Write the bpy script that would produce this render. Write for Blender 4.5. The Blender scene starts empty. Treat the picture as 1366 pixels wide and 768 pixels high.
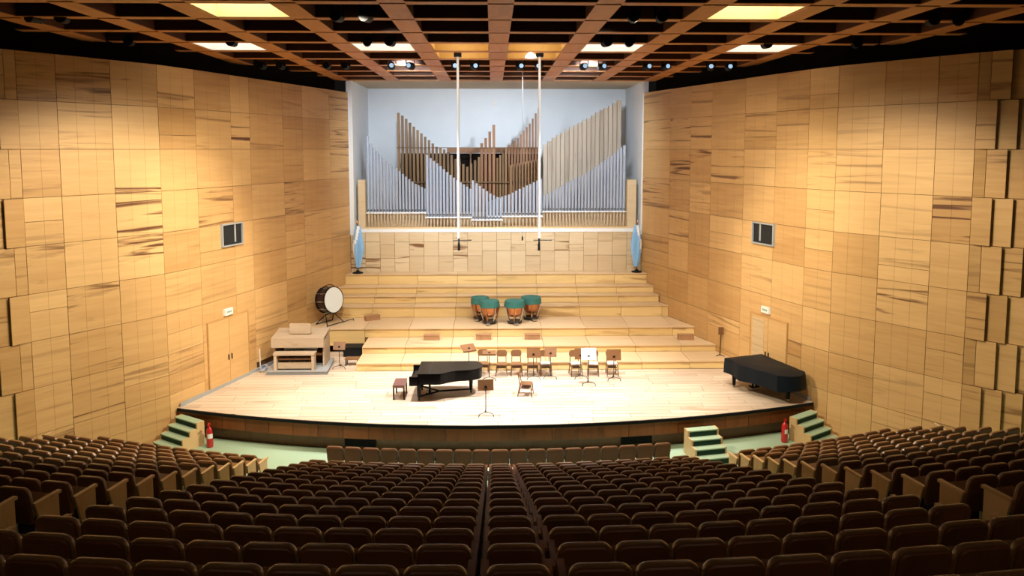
import bpy, math, random
from mathutils import Matrix, Vector, Euler
random.seed(7)
PI = math.pi
SC = bpy.context.scene
COL = SC.collection

# ------------------------------------------------------------------ camera, world, exposure
CAM_X, CAM_Z, FPX, UPX, VPX = -0.2, 9.8, 985.0, 683.0, 285.0
PITCH = math.atan(86.0 / FPX)
YAW = math.atan(26.0 / FPX)
cd = bpy.data.cameras.new('camera')
cam = bpy.data.objects.new('camera', cd)
COL.objects.link(cam)
cd.sensor_width = 36.0
cd.lens = 36.0 * FPX / 1366.0
cd.shift_y = -(384.0 - VPX) / 1366.0
cd.clip_end = 200
cam.location = (CAM_X, 0, CAM_Z)
cam.rotation_euler = (PI / 2 - PITCH, 0, -YAW)
SC.camera = cam
w = bpy.data.worlds.new('world')
SC.world = w
w.use_nodes = True
w.node_tree.nodes['Background'].inputs[0].default_value = (0.02, 0.018, 0.015, 1)
w.node_tree.nodes['Background'].inputs[1].default_value = 0.3
vs = SC.view_settings
vs.view_transform = 'Standard'
vs.look = 'None'
vs.gamma = 1
vs.use_curve_mapping = False
vs.exposure = 0.0


def lamp(kind, loc, target, power, col, size=0.3, angle=60, blend=0.6, spread=None, sx=None, sy=None):
    d = bpy.data.lights.new('lamp_light', kind)
    d.energy = power
    d.color = col
    if kind == 'SPOT':
        d.spot_size = math.radians(angle)
        d.spot_blend = blend
        d.shadow_soft_size = size
    elif kind == 'AREA':
        d.shape = 'RECTANGLE'
        d.size = sx
        d.size_y = sy
        if spread:
            d.spread = math.radians(spread)
    else:
        d.shadow_soft_size = size
    o = bpy.data.objects.new('lamp_light', d)
    COL.objects.link(o)
    o.location = loc
    v = Vector(target) - Vector(loc)
    o.rotation_euler = v.to_track_quat('-Z', 'Y').to_euler()
    return o


WARM = (1.0, 0.87, 0.66)
AMBER = (1.0, 0.82, 0.52)
WHITE = (1.0, 0.97, 0.93)
COOL = (0.80, 0.90, 1.0)
# the stage spots and the light boxes in the ceiling coffers
for s in (-1, 1):
    lamp('SPOT', (s * 3.72, 24.2, 13.0), (s * 1.4, 25.6, 1.0), 9000, WHITE, 0.25, 74, 1.0)      # box E / F onto the stage
    lamp('SPOT', (s * 8.4, 24.4, 13.0), (s * 4.0, 29.5, 1.0), 2200, WHITE, 0.25, 80, 0.9)       # box C / D
    lamp('SPOT', (s * 6.2, 18.4, 13.0), (s * 9.9, 20.9, 6.0), 3300 if s < 0 else 2600, WARM, 0.2, 88, 0.5)      # box A / B onto the side wall
    lamp('SPOT', (s * 3.72, 19.1, 13.0), (s * 9.2, 30.0, 5.0), 4800 if s < 0 else 4200, WARM, 0.25, 66, 0.8)
    lamp('SPOT', (-s * 3.72, 18.9, 13.0), (s * 12.0, 22.9, 4.3), 8800 if s < 0 else 6800, WARM, 0.2, 50, 0.45)   # crossing spots onto the opposite wall
    lamp('SPOT', (s * 3.72, 28.9, 13.0), (s * 2.8, 41.0, 8.0), 3500, COOL, 0.3, 85, 0.8)
    lamp('SPOT', (s * 1.24, 28.9, 13.0), (s * 1.5, 34.0, 2.5), 1300, WHITE, 0.25, 90, 0.9)
    lamp('SPOT', (s * 3.4, 19.0, 13.0), (-s * 0.6, 36.0, 8.2), 2600, COOL, 0.2, 40, 0.7)          # frontal light on organ and microphone poles
    # added lights without fixtures, unseen behind the camera, to lift the seat backs
    lamp('AREA', (s * 5.0, -3.0, 13.8), (s * 4.0, 8.0, 3.0), 70, WARM, sx=2.0, sy=2.0)

# ------------------------------------------------------------------ materials
MATS = {}


def new_mat(name):
    m = bpy.data.materials.new(name)
    m.use_nodes = True
    nt = m.node_tree
    b = nt.nodes['Principled BSDF']
    MATS[name] = m
    return m, nt, b


def plain(name, col, rough=0.5, metal=0.0, var=0.08, scale=6.0, emit=None, estr=0.0, coat=0.0, bump=0.0):
    m, nt, b = new_mat(name)
    tc = nt.nodes.new('ShaderNodeTexCoord')
    n = nt.nodes.new('ShaderNodeTexNoise')
    n.inputs['Scale'].default_value = scale
    n.inputs['Detail'].default_value = 3
    nt.links.new(tc.outputs['Object'], n.inputs['Vector'])
    mx = nt.nodes.new('ShaderNodeMix')
    mx.data_type = 'RGBA'
    mx.inputs[6].default_value = tuple(c * (1 - var) for c in col) + (1,)
    mx.inputs[7].default_value = tuple(min(1, c * (1 + var)) for c in col) + (1,)
    nt.links.new(n.outputs['Fac'], mx.inputs[0])
    nt.links.new(mx.outputs[2], b.inputs['Base Color'])
    b.inputs['Roughness'].default_value = rough
    b.inputs['Metallic'].default_value = metal
    if max(col) < 0.03:
        b.inputs['Specular IOR Level'].default_value = 0.12
    if coat:
        b.inputs['Coat Weight'].default_value = coat
        b.inputs['Coat Roughness'].default_value = 0.12
    if emit:
        b.inputs['Emission Color'].default_value = tuple(emit) + (1,)
        b.inputs['Emission Strength'].default_value = estr
    if bump:
        bp = nt.nodes.new('ShaderNodeBump')
        bp.inputs['Strength'].default_value = bump
        nt.links.new(n.outputs['Fac'], bp.inputs['Height'])
        nt.links.new(bp.outputs[0], b.inputs['Normal'])
    return m


def wood(name, light, dark, streak, rough=0.45, grain=(0.5, 0.5, 7.0), streak_scale=(0.35, 0.35, 2.6), spec=0.35):
    """veneer with fine horizontal grain; object colour: r = tone (0..1), g = amount of dark streaks, b = offset"""
    m, nt, b = new_mat(name)
    N, L = nt.nodes.new, nt.links.new
    tc = N('ShaderNodeTexCoord')
    oi = N('ShaderNodeObjectInfo')
    sep = N('ShaderNodeSeparateColor')
    L(oi.outputs['Color'], sep.inputs[0])
    off = N('ShaderNodeVectorMath'); off.operation = 'SCALE'
    off.inputs[0].default_value = (37.0, 19.0, 53.0)
    L(sep.outputs[2], off.inputs['Scale'])
    add = N('ShaderNodeVectorMath'); add.operation = 'ADD'
    L(tc.outputs['Object'], add.inputs[0]); L(off.outputs[0], add.inputs[1])

    def noise(sc, detail, dist):
        mp = N('ShaderNodeMapping'); mp.inputs['Scale'].default_value = sc
        L(add.outputs[0], mp.inputs['Vector'])
        n = N('ShaderNodeTexNoise'); n.inputs['Scale'].default_value = 1.0
        n.inputs['Detail'].default_value = detail; n.inputs['Distortion'].default_value = dist
        L(mp.outputs[0], n.inputs['Vector'])
        return n
    g = noise(grain, 6, 0.6)
    tone = N('ShaderNodeMath'); tone.operation = 'MULTIPLY_ADD'
    L(g.outputs['Fac'], tone.inputs[0]); tone.inputs[1].default_value = 0.75
    half = N('ShaderNodeMath'); half.operation = 'MULTIPLY_ADD'
    L(sep.outputs[0], half.inputs[0]); half.inputs[1].default_value = 0.8; half.inputs[2].default_value = -0.28
    L(half.outputs[0], tone.inputs[2])
    tone.use_clamp = True
    mx = N('ShaderNodeMix'); mx.data_type = 'RGBA'
    mx.inputs[6].default_value = tuple(dark) + (1,); mx.inputs[7].default_value = tuple(light) + (1,)
    L(tone.outputs[0], mx.inputs[0])
    st = noise(streak_scale, 5, 1.2)
    rp = N('ShaderNodeMapRange')
    rp.inputs['From Min'].default_value = 0.55; rp.inputs['From Max'].default_value = 0.66
    L(st.outputs['Fac'], rp.inputs['Value'])
    ml = N('ShaderNodeMath'); ml.operation = 'MULTIPLY'; ml.use_clamp = True
    L(rp.outputs[0], ml.inputs[0]); L(sep.outputs[1], ml.inputs[1])
    m2 = N('ShaderNodeMix'); m2.data_type = 'RGBA'
    m2.inputs[7].default_value = tuple(streak) + (1,)
    L(ml.outputs[0], m2.inputs[0]); L(mx.outputs[2], m2.inputs[6])
    L(m2.outputs[2], b.inputs['Base Color'])
    b.inputs['Roughness'].default_value = rough
    b.inputs['Specular IOR Level'].default_value = spec
    return m


wood('panel_veneer', (0.72, 0.465, 0.205), (0.46, 0.255, 0.09), (0.13, 0.05, 0.018), streak_scale=(0.22, 0.22, 4.2))
wood('stage_wall_veneer', (0.72, 0.57, 0.36), (0.54, 0.39, 0.22), (0.20, 0.09, 0.035), streak_scale=(0.3, 0.3, 5.0))
wood('stage_board', (0.77, 0.63, 0.49), (0.50, 0.36, 0.25), (0.30, 0.18, 0.10), 0.4, (0.8, 14.0, 3.0), (0.4, 5.0, 2.0))
wood('tier_veneer', (0.86, 0.64, 0.30), (0.68, 0.46, 0.18), (0.40, 0.22, 0.08), 0.4, (0.6, 5.0, 7.0), (0.35, 2.0, 2.6))
wood('tier_tread', (0.78, 0.58, 0.36), (0.60, 0.42, 0.23), (0.36, 0.22, 0.11), 0.4, (0.6, 7.0, 7.0), (0.35, 3.0, 2.6))
wood('fascia_wood', (0.30, 0.095, 0.024), (0.17, 0.052, 0.014), (0.10, 0.035, 0.012), 0.4, (6.0, 6.0, 0.7), (3.0, 3.0, 0.4))
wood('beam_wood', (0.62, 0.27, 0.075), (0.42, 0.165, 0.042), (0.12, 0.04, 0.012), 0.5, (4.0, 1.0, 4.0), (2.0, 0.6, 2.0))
wood('beam_side_shade', (0.12, 0.040, 0.014), (0.07, 0.022, 0.009), (0.05, 0.016, 0.007), 0.6, (4.0, 1.0, 4.0), (2.0, 0.6, 2.0))  # darker copy of the beam wood: shade on vertical faces put into the colour
wood('light_wood', (0.74, 0.52, 0.27), (0.58, 0.37, 0.17), (0.32, 0.17, 0.06), 0.4, (5.0, 5.0, 1.2), (2.0, 2.0, 0.6))
wood('block_wood', (0.42, 0.23, 0.115), (0.27, 0.14, 0.065), (0.10, 0.045, 0.02), 0.5, (5.0, 5.0, 1.5), (2.0, 2.0, 0.6))
wood('console_wood', (0.60, 0.48, 0.35), (0.44, 0.34, 0.24), (0.25, 0.17, 0.1), 0.5, (2.0, 5.0, 6.0), (0.6, 2.0, 3.0))
wood('brown_wood', (0.25, 0.118, 0.05), (0.13, 0.06, 0.025), (0.08, 0.03, 0.012), 0.35, (5.0, 5.0, 1.5), (2.0, 2.0, 0.6))
wood('pipe_wood_dark', (0.30, 0.17, 0.07), (0.14, 0.075, 0.03), (0.05, 0.025, 0.012), 0.5, (8.0, 8.0, 0.5), (5.0, 5.0, 0.3))
wood('pipe_wood_red', (0.34, 0.165, 0.075), (0.17, 0.075, 0.032), (0.08, 0.03, 0.015), 0.5, (8.0, 8.0, 0.5), (5.0, 5.0, 0.3))
wood('pipe_wood_grey', (0.56, 0.47, 0.36), (0.38, 0.31, 0.23), (0.2, 0.15, 0.1), 0.5, (8.0, 8.0, 0.5), (5.0, 5.0, 0.3))
wood('seat_wood', (0.205, 0.066, 0.019), (0.12, 0.037, 0.011), (0.05, 0.018, 0.008), 0.42, (3.0, 3.0, 1.0), (2.0, 2.0, 0.6), 0.3)
plain('seat_leather', (0.215, 0.108, 0.044), 0.32, 0, 0.2, 9, bump=0.1)
plain('seat_dark', (0.016, 0.010, 0.008), 0.6)
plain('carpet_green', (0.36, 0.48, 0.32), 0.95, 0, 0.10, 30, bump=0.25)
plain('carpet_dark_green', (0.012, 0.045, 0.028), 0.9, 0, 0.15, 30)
plain('void_dark', (0.010, 0.007, 0.005), 0.9)
plain('joint_brown', (0.22, 0.11, 0.045), 0.9)
plain('plaster_white', (0.80, 0.84, 0.88), 0.8, 0, 0.04, 1.2)
plain('soffit_beige', (0.56, 0.47, 0.33), 0.8, 0, 0.06, 1.2)
plain('paint_white', (0.82, 0.82, 0.80), 0.5, 0, 0.03)
plain('organ_metal', (0.47, 0.53, 0.63), 0.36, 0.35, 0.05, 3)
plain('pipe_foot_reflection', (0.60, 0.49, 0.35), 0.4, 0.2, 0.05, 3)  # tan of the wood reflected in the metal feet, put into their colour
plain('gloss_black', (0.004, 0.004, 0.005), 0.16, 0, 0.1)
plain('matt_black', (0.012, 0.012, 0.013), 0.55)
plain('cover_black', (0.006, 0.010, 0.015), 0.5, 0, 0.25, 2.5, bump=0.15)
plain('steel', (0.55, 0.55, 0.55), 0.3, 0.9, 0.05)
plain('dark_steel', (0.05, 0.045, 0.04), 0.4, 0.6)
plain('copper', (0.50, 0.22, 0.10), 0.3, 0.85, 0.08)
plain('cover_green', (0.035, 0.17, 0.145), 0.75, 0, 0.3, 5, bump=0.4)
plain('drum_shell', (0.035, 0.012, 0.012), 0.3, 0, 0.2)
plain('drum_head', (0.82, 0.90, 0.92), 0.6, 0, 0.02)
plain('red_paint', (0.52, 0.018, 0.018), 0.3, 0, 0.08, coat=0.3)
plain('paper_white', (0.85, 0.85, 0.83), 0.8, 0, 0.02)
plain('seat_pad_pale', (0.62, 0.57, 0.52), 0.7)
plain('window_frame_grey', (0.36, 0.38, 0.39), 0.5)
plain('window_glass', (0.022, 0.024, 0.026), 0.08, 0, 0.3, 1.5)
plain('sign_white', (0.80, 0.84, 0.80), 0.5)
plain('sign_mark', (0.30, 0.42, 0.36), 0.5)
plain('flag_blue', (0.25, 0.50, 0.82), 0.7, 0, 0.08)
plain('flag_white', (0.85, 0.88, 0.90), 0.7, 0, 0.04)
plain('hose_blue', (0.45, 0.55, 0.75), 0.5)
plain('rubber_grey', (0.24, 0.25, 0.26), 0.7)
plain('bench_top', (0.16, 0.07, 0.06), 0.4)
plain('diffuser_warm', (0.85, 0.78, 0.55), 0.5, emit=(1.0, 0.86, 0.52), estr=3.6)
plain('diffuser_white', (0.85, 0.82, 0.75), 0.5, emit=(1.0, 0.90, 0.76), estr=2.6)
plain('lens_cool', (0.6, 0.75, 0.9), 0.1, emit=(0.45, 0.72, 1.0), estr=0.8)
plain('bulb_white', (0.9, 0.9, 0.9), 0.4, emit=(1.0, 0.97, 0.9), estr=2.0)
plain('lining_cream', (0.85, 0.76, 0.50), 0.6, 0, 0.03)
plain('coffer_yellow', (0.60, 0.40, 0.15), 0.6, 0, 0.12)
M = MATS


# ------------------------------------------------------------------ mesh builder
class MB:
    def __init__(self):
        self.v, self.f, self.mi = [], [], []

    def add(self, verts, faces, mi=0, mat=None):
        o = len(self.v)
        if mat is not None:
            verts = [tuple(mat @ Vector(p)) for p in verts]
        self.v += [tuple(p) for p in verts]
        self.f += [tuple(i + o for i in f) for f in faces]
        self.mi += [mi] * len(faces)
        return self

    def box(self, x0, x1, y0, y1, z0, z1, mi=0, mat=None):
        vs_ = [(x0, y0, z0), (x1, y0, z0), (x1, y1, z0), (x0, y1, z0), (x0, y0, z1), (x1, y0, z1), (x1, y1, z1), (x0, y1, z1)]
        fs = [(0, 3, 2, 1), (4, 5, 6, 7), (0, 1, 5, 4), (1, 2, 6, 5), (2, 3, 7, 6), (3, 0, 4, 7)]
        return self.add(vs_, fs, mi, mat)

    def prism(self, poly, z0, z1, mi=0, mat=None):
        """poly counter-clockwise in xy, extruded in z"""
        n = len(poly)
        vs_ = [(p[0], p[1], z0) for p in poly] + [(p[0], p[1], z1) for p in poly]
        fs = [tuple(range(n - 1, -1, -1)), tuple(range(n, 2 * n))]
        fs += [(i, (i + 1) % n, n + (i + 1) % n, n + i) for i in range(n)]
        return self.add(vs_, fs, mi, mat)

    def plate(self, poly, rings, mi=0, mat=None):
        """poly counter-clockwise in xz seen from -y; rings = [(y, scale inset)] builds a soft edged slab"""
        n = len(poly)
        cx = sum(p[0] for p in poly) / n
        cz = sum(p[1] for p in poly) / n
        vs_ = []
        for y, ins in rings:
            for p in poly:
                dx, dz = p[0] - cx, p[1] - cz
                ln = math.hypot(dx, dz) or 1
                k = (ln - ins) / ln
                vs_.append((cx + dx * k, y, cz + dz * k))
        fs = [tuple(range(n))]
        for r in range(len(rings) - 1):
            for i in range(n):
                j = (i + 1) % n
                fs.append((r * n + j, r * n + i, (r + 1) * n + i, (r + 1) * n + j))
        fs.append(tuple((len(rings) - 1) * n + i for i in range(n - 1, -1, -1)))
        return self.add(vs_, fs, mi, mat)

    def cyl(self, p0, p1, r0, r1=None, n=8, mi=0, mat=None, cap=True):
        r1 = r0 if r1 is None else r1
        p0, p1 = Vector(p0), Vector(p1)
        d = (p1 - p0).normalized()
        a = d.orthogonal().normalized()
        b = d.cross(a)
        vs_ = []
        for p, r in ((p0, r0), (p1, r1)):
            for i in range(n):
                t = 2 * PI * i / n
                vs_.append(tuple(p + (a * math.cos(t) + b * math.sin(t)) * r))
        fs = [(i, (i + 1) % n, n + (i + 1) % n, n + i) for i in range(n)]
        if cap:
            fs += [tuple(range(n - 1, -1, -1)), tuple(range(n, 2 * n))]
        return self.add(vs_, fs, mi, mat)

    def tube(self, pts, r, n=6, mi=0, mat=None):
        for a, b in zip(pts[:-1], pts[1:]):
            self.cyl(a, b, r, r, n, mi, mat)
        return self

    def lathe(self, prof, n=16, mi=0, mat=None, wob=None, cap=True):
        vs_ = []
        for k, (r, z) in enumerate(prof):
            for i in range(n):
                t = 2 * PI * i / n
                rr = r * (1 + (wob(k, t) if wob else 0))
                vs_.append((rr * math.cos(t), rr * math.sin(t), z))
        fs = []
        for k in range(len(prof) - 1):
            for i in range(n):
                j = (i + 1) % n
                fs.append((k * n + i, k * n + j, (k + 1) * n + j, (k + 1) * n + i))
        if cap:
            fs += [tuple(range(n - 1, -1, -1)), tuple((len(prof) - 1) * n + i for i in range(n))]
        return self.add(vs_, fs, mi, mat)

    def mesh(self, name, mats, smooth=False):
        me = bpy.data.meshes.new(name)
        me.from_pydata(self.v, [], self.f)
        if not isinstance(mats, (list, tuple)):
            mats = [mats]
        for m in mats:
            me.materials.append(M[m])
        if len(mats) > 1:
            me.polygons.foreach_set('material_index', self.mi)
        if smooth:
            me.polygons.foreach_set('use_smooth', [True] * len(me.polygons))
            me.set_sharp_from_angle(angle=math.radians(40))
        me.update()
        return me

    def build(self, name, mats, parent=None, loc=(0, 0, 0), rz=0, smooth=False, col=None):
        return link(name, self.mesh(name, mats, smooth), parent, loc, (0, 0, rz), col)


def link(name, data, parent=None, loc=(0, 0, 0), rot=(0, 0, 0), col=None):
    o = bpy.data.objects.new(name, data)
    COL.objects.link(o)
    o.location = loc
    o.rotation_euler = rot
    if parent is not None:
        o.parent = parent
    o.color = col if col else (random.random(), 0.25, random.random(), 1)
    return o


def tag(o, label=None, cat=None, group=None, kind=None):
    if label:
        o['label'] = label
    if cat:
        o['category'] = cat
    if group:
        o['group'] = group
    if kind:
        o['kind'] = kind
    return o


def thing(name, label, cat, loc=(0, 0, 0), rz=0, group=None):
    o = bpy.data.objects.new(name, None)
    COL.objects.link(o)
    o.empty_display_size = 0.2
    o.location = loc
    o.rotation_euler = (0, 0, rz)
    return tag(o, label, cat, group)


def dup(root, loc, rz, label=None, group=None):
    r = root.copy()
    COL.objects.link(r)
    r.location = loc
    r.rotation_euler = (0, 0, rz)
    if label:
        r['label'] = label
    if group:
        r['group'] = group
    for ch in list(root.children):
        c = ch.copy()
        COL.objects.link(c)
        c.parent = r
        for g in list(ch.children):
            e = g.copy()
            COL.objects.link(e)
            e.parent = c
    return r


def tone(lo=0.2, hi=0.8, streak=0.25):
    return (random.uniform(lo, hi), streak, random.random(), 1)


def rrect(x0, x1, z0, z1, rt, rb=None, n=3):
    """rounded rectangle, counter-clockwise"""
    rb = rt if rb is None else rb
    out = []
    for (cx, cz, r, a0) in ((x1 - rb, z0 + rb, rb, -90), (x1 - rt, z1 - rt, rt, 0), (x0 + rt, z1 - rt, rt, 90), (x0 + rb, z0 + rb, rb, 180)):
        if r < 1e-4:
            out.append((cx, cz))
            continue
        for i in range(n + 1):
            t = math.radians(a0 + 90 * i / n)
            out.append((cx + r * math.cos(t), cz + r * math.sin(t)))
    return out


def clip(poly, a, b):
    """keep the part of poly to the left of a->b"""
    out = []
    n = len(poly)

    def side(p):
        return (b[0] - a[0]) * (p[1] - a[1]) - (b[1] - a[1]) * (p[0] - a[0])
    for i in range(n):
        p, q = poly[i], poly[(i + 1) % n]
        sp, sq = side(p), side(q)
        if sp >= 0:
            out.append(p)
        if sp * sq < 0:
            t = sp / (sp - sq)
            out.append((p[0] + (q[0] - p[0]) * t, p[1] + (q[1] - p[1]) * t))
    return out


def area(poly):
    return 0.5 * sum(poly[i][0] * poly[(i + 1) % len(poly)][1] - poly[(i + 1) % len(poly)][0] * poly[i][1] for i in range(len(poly)))


def project(x, y, z):
    X, Y, Z = x - CAM_X, y, z - CAM_Z
    c, s = math.cos(YAW), math.sin(YAW)
    X, Y = c * X - s * Y, s * X + c * Y
    fw = Y * math.cos(PITCH) - Z * math.sin(PITCH)
    up = Y * math.sin(PITCH) + Z * math.cos(PITCH)
    if fw < 0.1:
        return -9999, -9999
    return UPX + FPX * X / fw, VPX - FPX * up / fw


# ------------------------------------------------------------------ hall layout
BACK_Y = 36.36
PATH = [(7.2, 36.36), (11.0, 24.8), (13.6, 21.0), (17.4, 18.0), (19.0, 13.0), (19.0, -8.0)]
CUM = [0.0]
for a, b in zip(PATH[:-1], PATH[1:]):
    CUM.append(CUM[-1] + math.hypot(b[0] - a[0], b[1] - a[1]))


def pathpt(t):
    for i in range(len(PATH) - 1):
        if t <= CUM[i + 1] or i == len(PATH) - 2:
            k = (t - CUM[i]) / (CUM[i + 1] - CUM[i])
            a, b = PATH[i], PATH[i + 1]
            return Vector((a[0] + (b[0] - a[0]) * k, a[1] + (b[1] - a[1]) * k))


def wallx(y):
    if y >= PATH[0][1]:
        return PATH[0][0]
    for a, b in zip(PATH[:-1], PATH[1:]):
        if b[1] <= y <= a[1]:
            return a[0] + (b[0] - a[0]) * (a[1] - y) / (a[1] - b[1])
    return PATH[-1][0]


STAGE_Z = 1.0
RS = 33.0                       # radius of the curved rows and of the stage front


def arc(x):
    return RS - math.sqrt(RS * RS - x * x)


ROW_Y = [19.69 - 0.998 * i for i in range(22)]
ROW_Z = [0.31 + 0.377 * i for i in range(22)]
CEIL = 13.1
LEVELS = [(28.88, 1.33), (30.27, 1.62), (31.79, 2.02), (33.86, 2.54), (34.57, 2.89), (35.14, 3.23), (35.76, 3.74)]

# ------------------------------------------------------------------ floor of the hall: stepped, carpeted
def arc_limit(yc):
    x = 12.0
    for _ in range(40):
        y = yc + arc(min(x, 30))
        x = 0.5 * x + 0.5 * wallx(y)
    return x


mb = MB()
NS = 28


def strip(yc0, yc1, z0, z1):
    """from arc yc0 (height z0) to arc yc1 (height z1)"""
    p = []
    for yc, z in ((yc0, z0), (yc1, z1)):
        X = arc_limit(yc) + 0.02
        p.append([(X * (2 * i / NS - 1), yc + arc(X * (2 * i / NS - 1)), z) for i in range(NS + 1)])
    vs_ = p[0] + p[1]
    fs = [(i, i + 1, NS + 2 + i, NS + 1 + i) for i in range(NS)]
    mb.add(vs_, fs)


edge = [ROW_Y[i] + 0.42 for i in range(20)]
strip(edge[0], 25.2, 0, 0)
for i in range(19):
    strip(edge[i], edge[i], ROW_Z[i], 0 if i == 0 else ROW_Z[i - 1])
    strip(edge[i + 1], edge[i], ROW_Z[i], ROW_Z[i])
zt = ROW_Z[18]
mb.add([(-19, -8, zt), (19, -8, zt), (19, 3.2, zt), (-19, 3.2, zt)], [(0, 1, 2, 3)])
floor = tag(mb.build('floor', 'carpet_green'), kind='structure', label='pale green carpeted hall floor rising in curved steps under the seats')

# ------------------------------------------------------------------ side walls: backing, veneer panels, overlapping panels
ZR = [0.14, 1.52, 2.90, 4.28, 5.66, 7.04, 8.42, 9.80, 11.18, 12.55]
PANEL_MESH = {}


def panel_mesh(wd, z0, z1, nsub, mat='panel_veneer', th=0.045, gap=0.005):
    key = (round(wd, 2), round(z1 - z0, 2), nsub, mat)
    if key not in PANEL_MESH:
        b = MB()
        h = z1 - z0
        sw = wd / nsub
        for i in range(nsub):
            x0, x1 = -wd / 2 + i * sw + gap / 2, -wd / 2 + (i + 1) * sw - gap / 2
            b.box(x0 + (gap if i == 0 else 0), x1 - (gap if i == nsub - 1 else 0), 0, th, gap * 1.4, h - gap * 1.4)
        PANEL_MESH[key] = b.mesh('wall_panel', mat)
    return PANEL_MESH[key]


# column edges along each wall (metres from the organ corner), and where veneers with dark figure sit (column, row)
COLS_L = [0.02, 1.78, 4.03, 5.49, 7.69, 8.81, 10.71, 12.38, 13.91, 15.50, 16.54]
COLS_R = [0.06, 2.53, 4.18, 5.75, 7.94, 9.77, 11.44, 12.64, 14.20, 15.78, 16.85]
FIG_L = {(7, 6): 1.2, (7, 5): 1.0, (7, 4): 1.1, (9, 4): .8, (8, 3): 0.9, (8, 2): 1.2, (8, 1): 1.0, (8, 7): .6, (8, 8): 1.0, (9, 8): .6, (4, 7): 1.3, (0, 7): .9, (0, 8): .7, (0, 6): .6,
         (5, 5): .8, (6, 8): .7, (2, 5): .9, (1, 4): .5, (3, 7): .5, (9, 1): .7, (7, 8): .8, (9, 0): .8, (2, 2): .5, (5, 7): .5, (9, 6): .5}
FIG_R = {(9, 5): 1.3, (8, 3): .9, (1, 7): 1.2, (1, 6): 1.2, (2, 7): .9, (2, 6): 1.0, (0, 5): .8, (1, 5): .9, (1, 4): .7, (2, 8): .5, (3, 6): .8, (6, 6): .5, (9, 8): .8,
         (5, 8): .4, (0, 7): .6, (4, 3): .4, (8, 1): .3, (7, 6): .5}
TINT_L = {(9, 8): 0.0, (8, 8): 0.0, (7, 4): 1.0, (7, 7): 1.0, (7, 5): 0.95, (7, 6): 0.9, (6, 4): .3}
TINT_R = {(9, 5): 0.15, (8, 4): 0.95, (7, 5): .95, (8, 5): 1.0, (8, 6): .9, (9, 8): 0.1}
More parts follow.
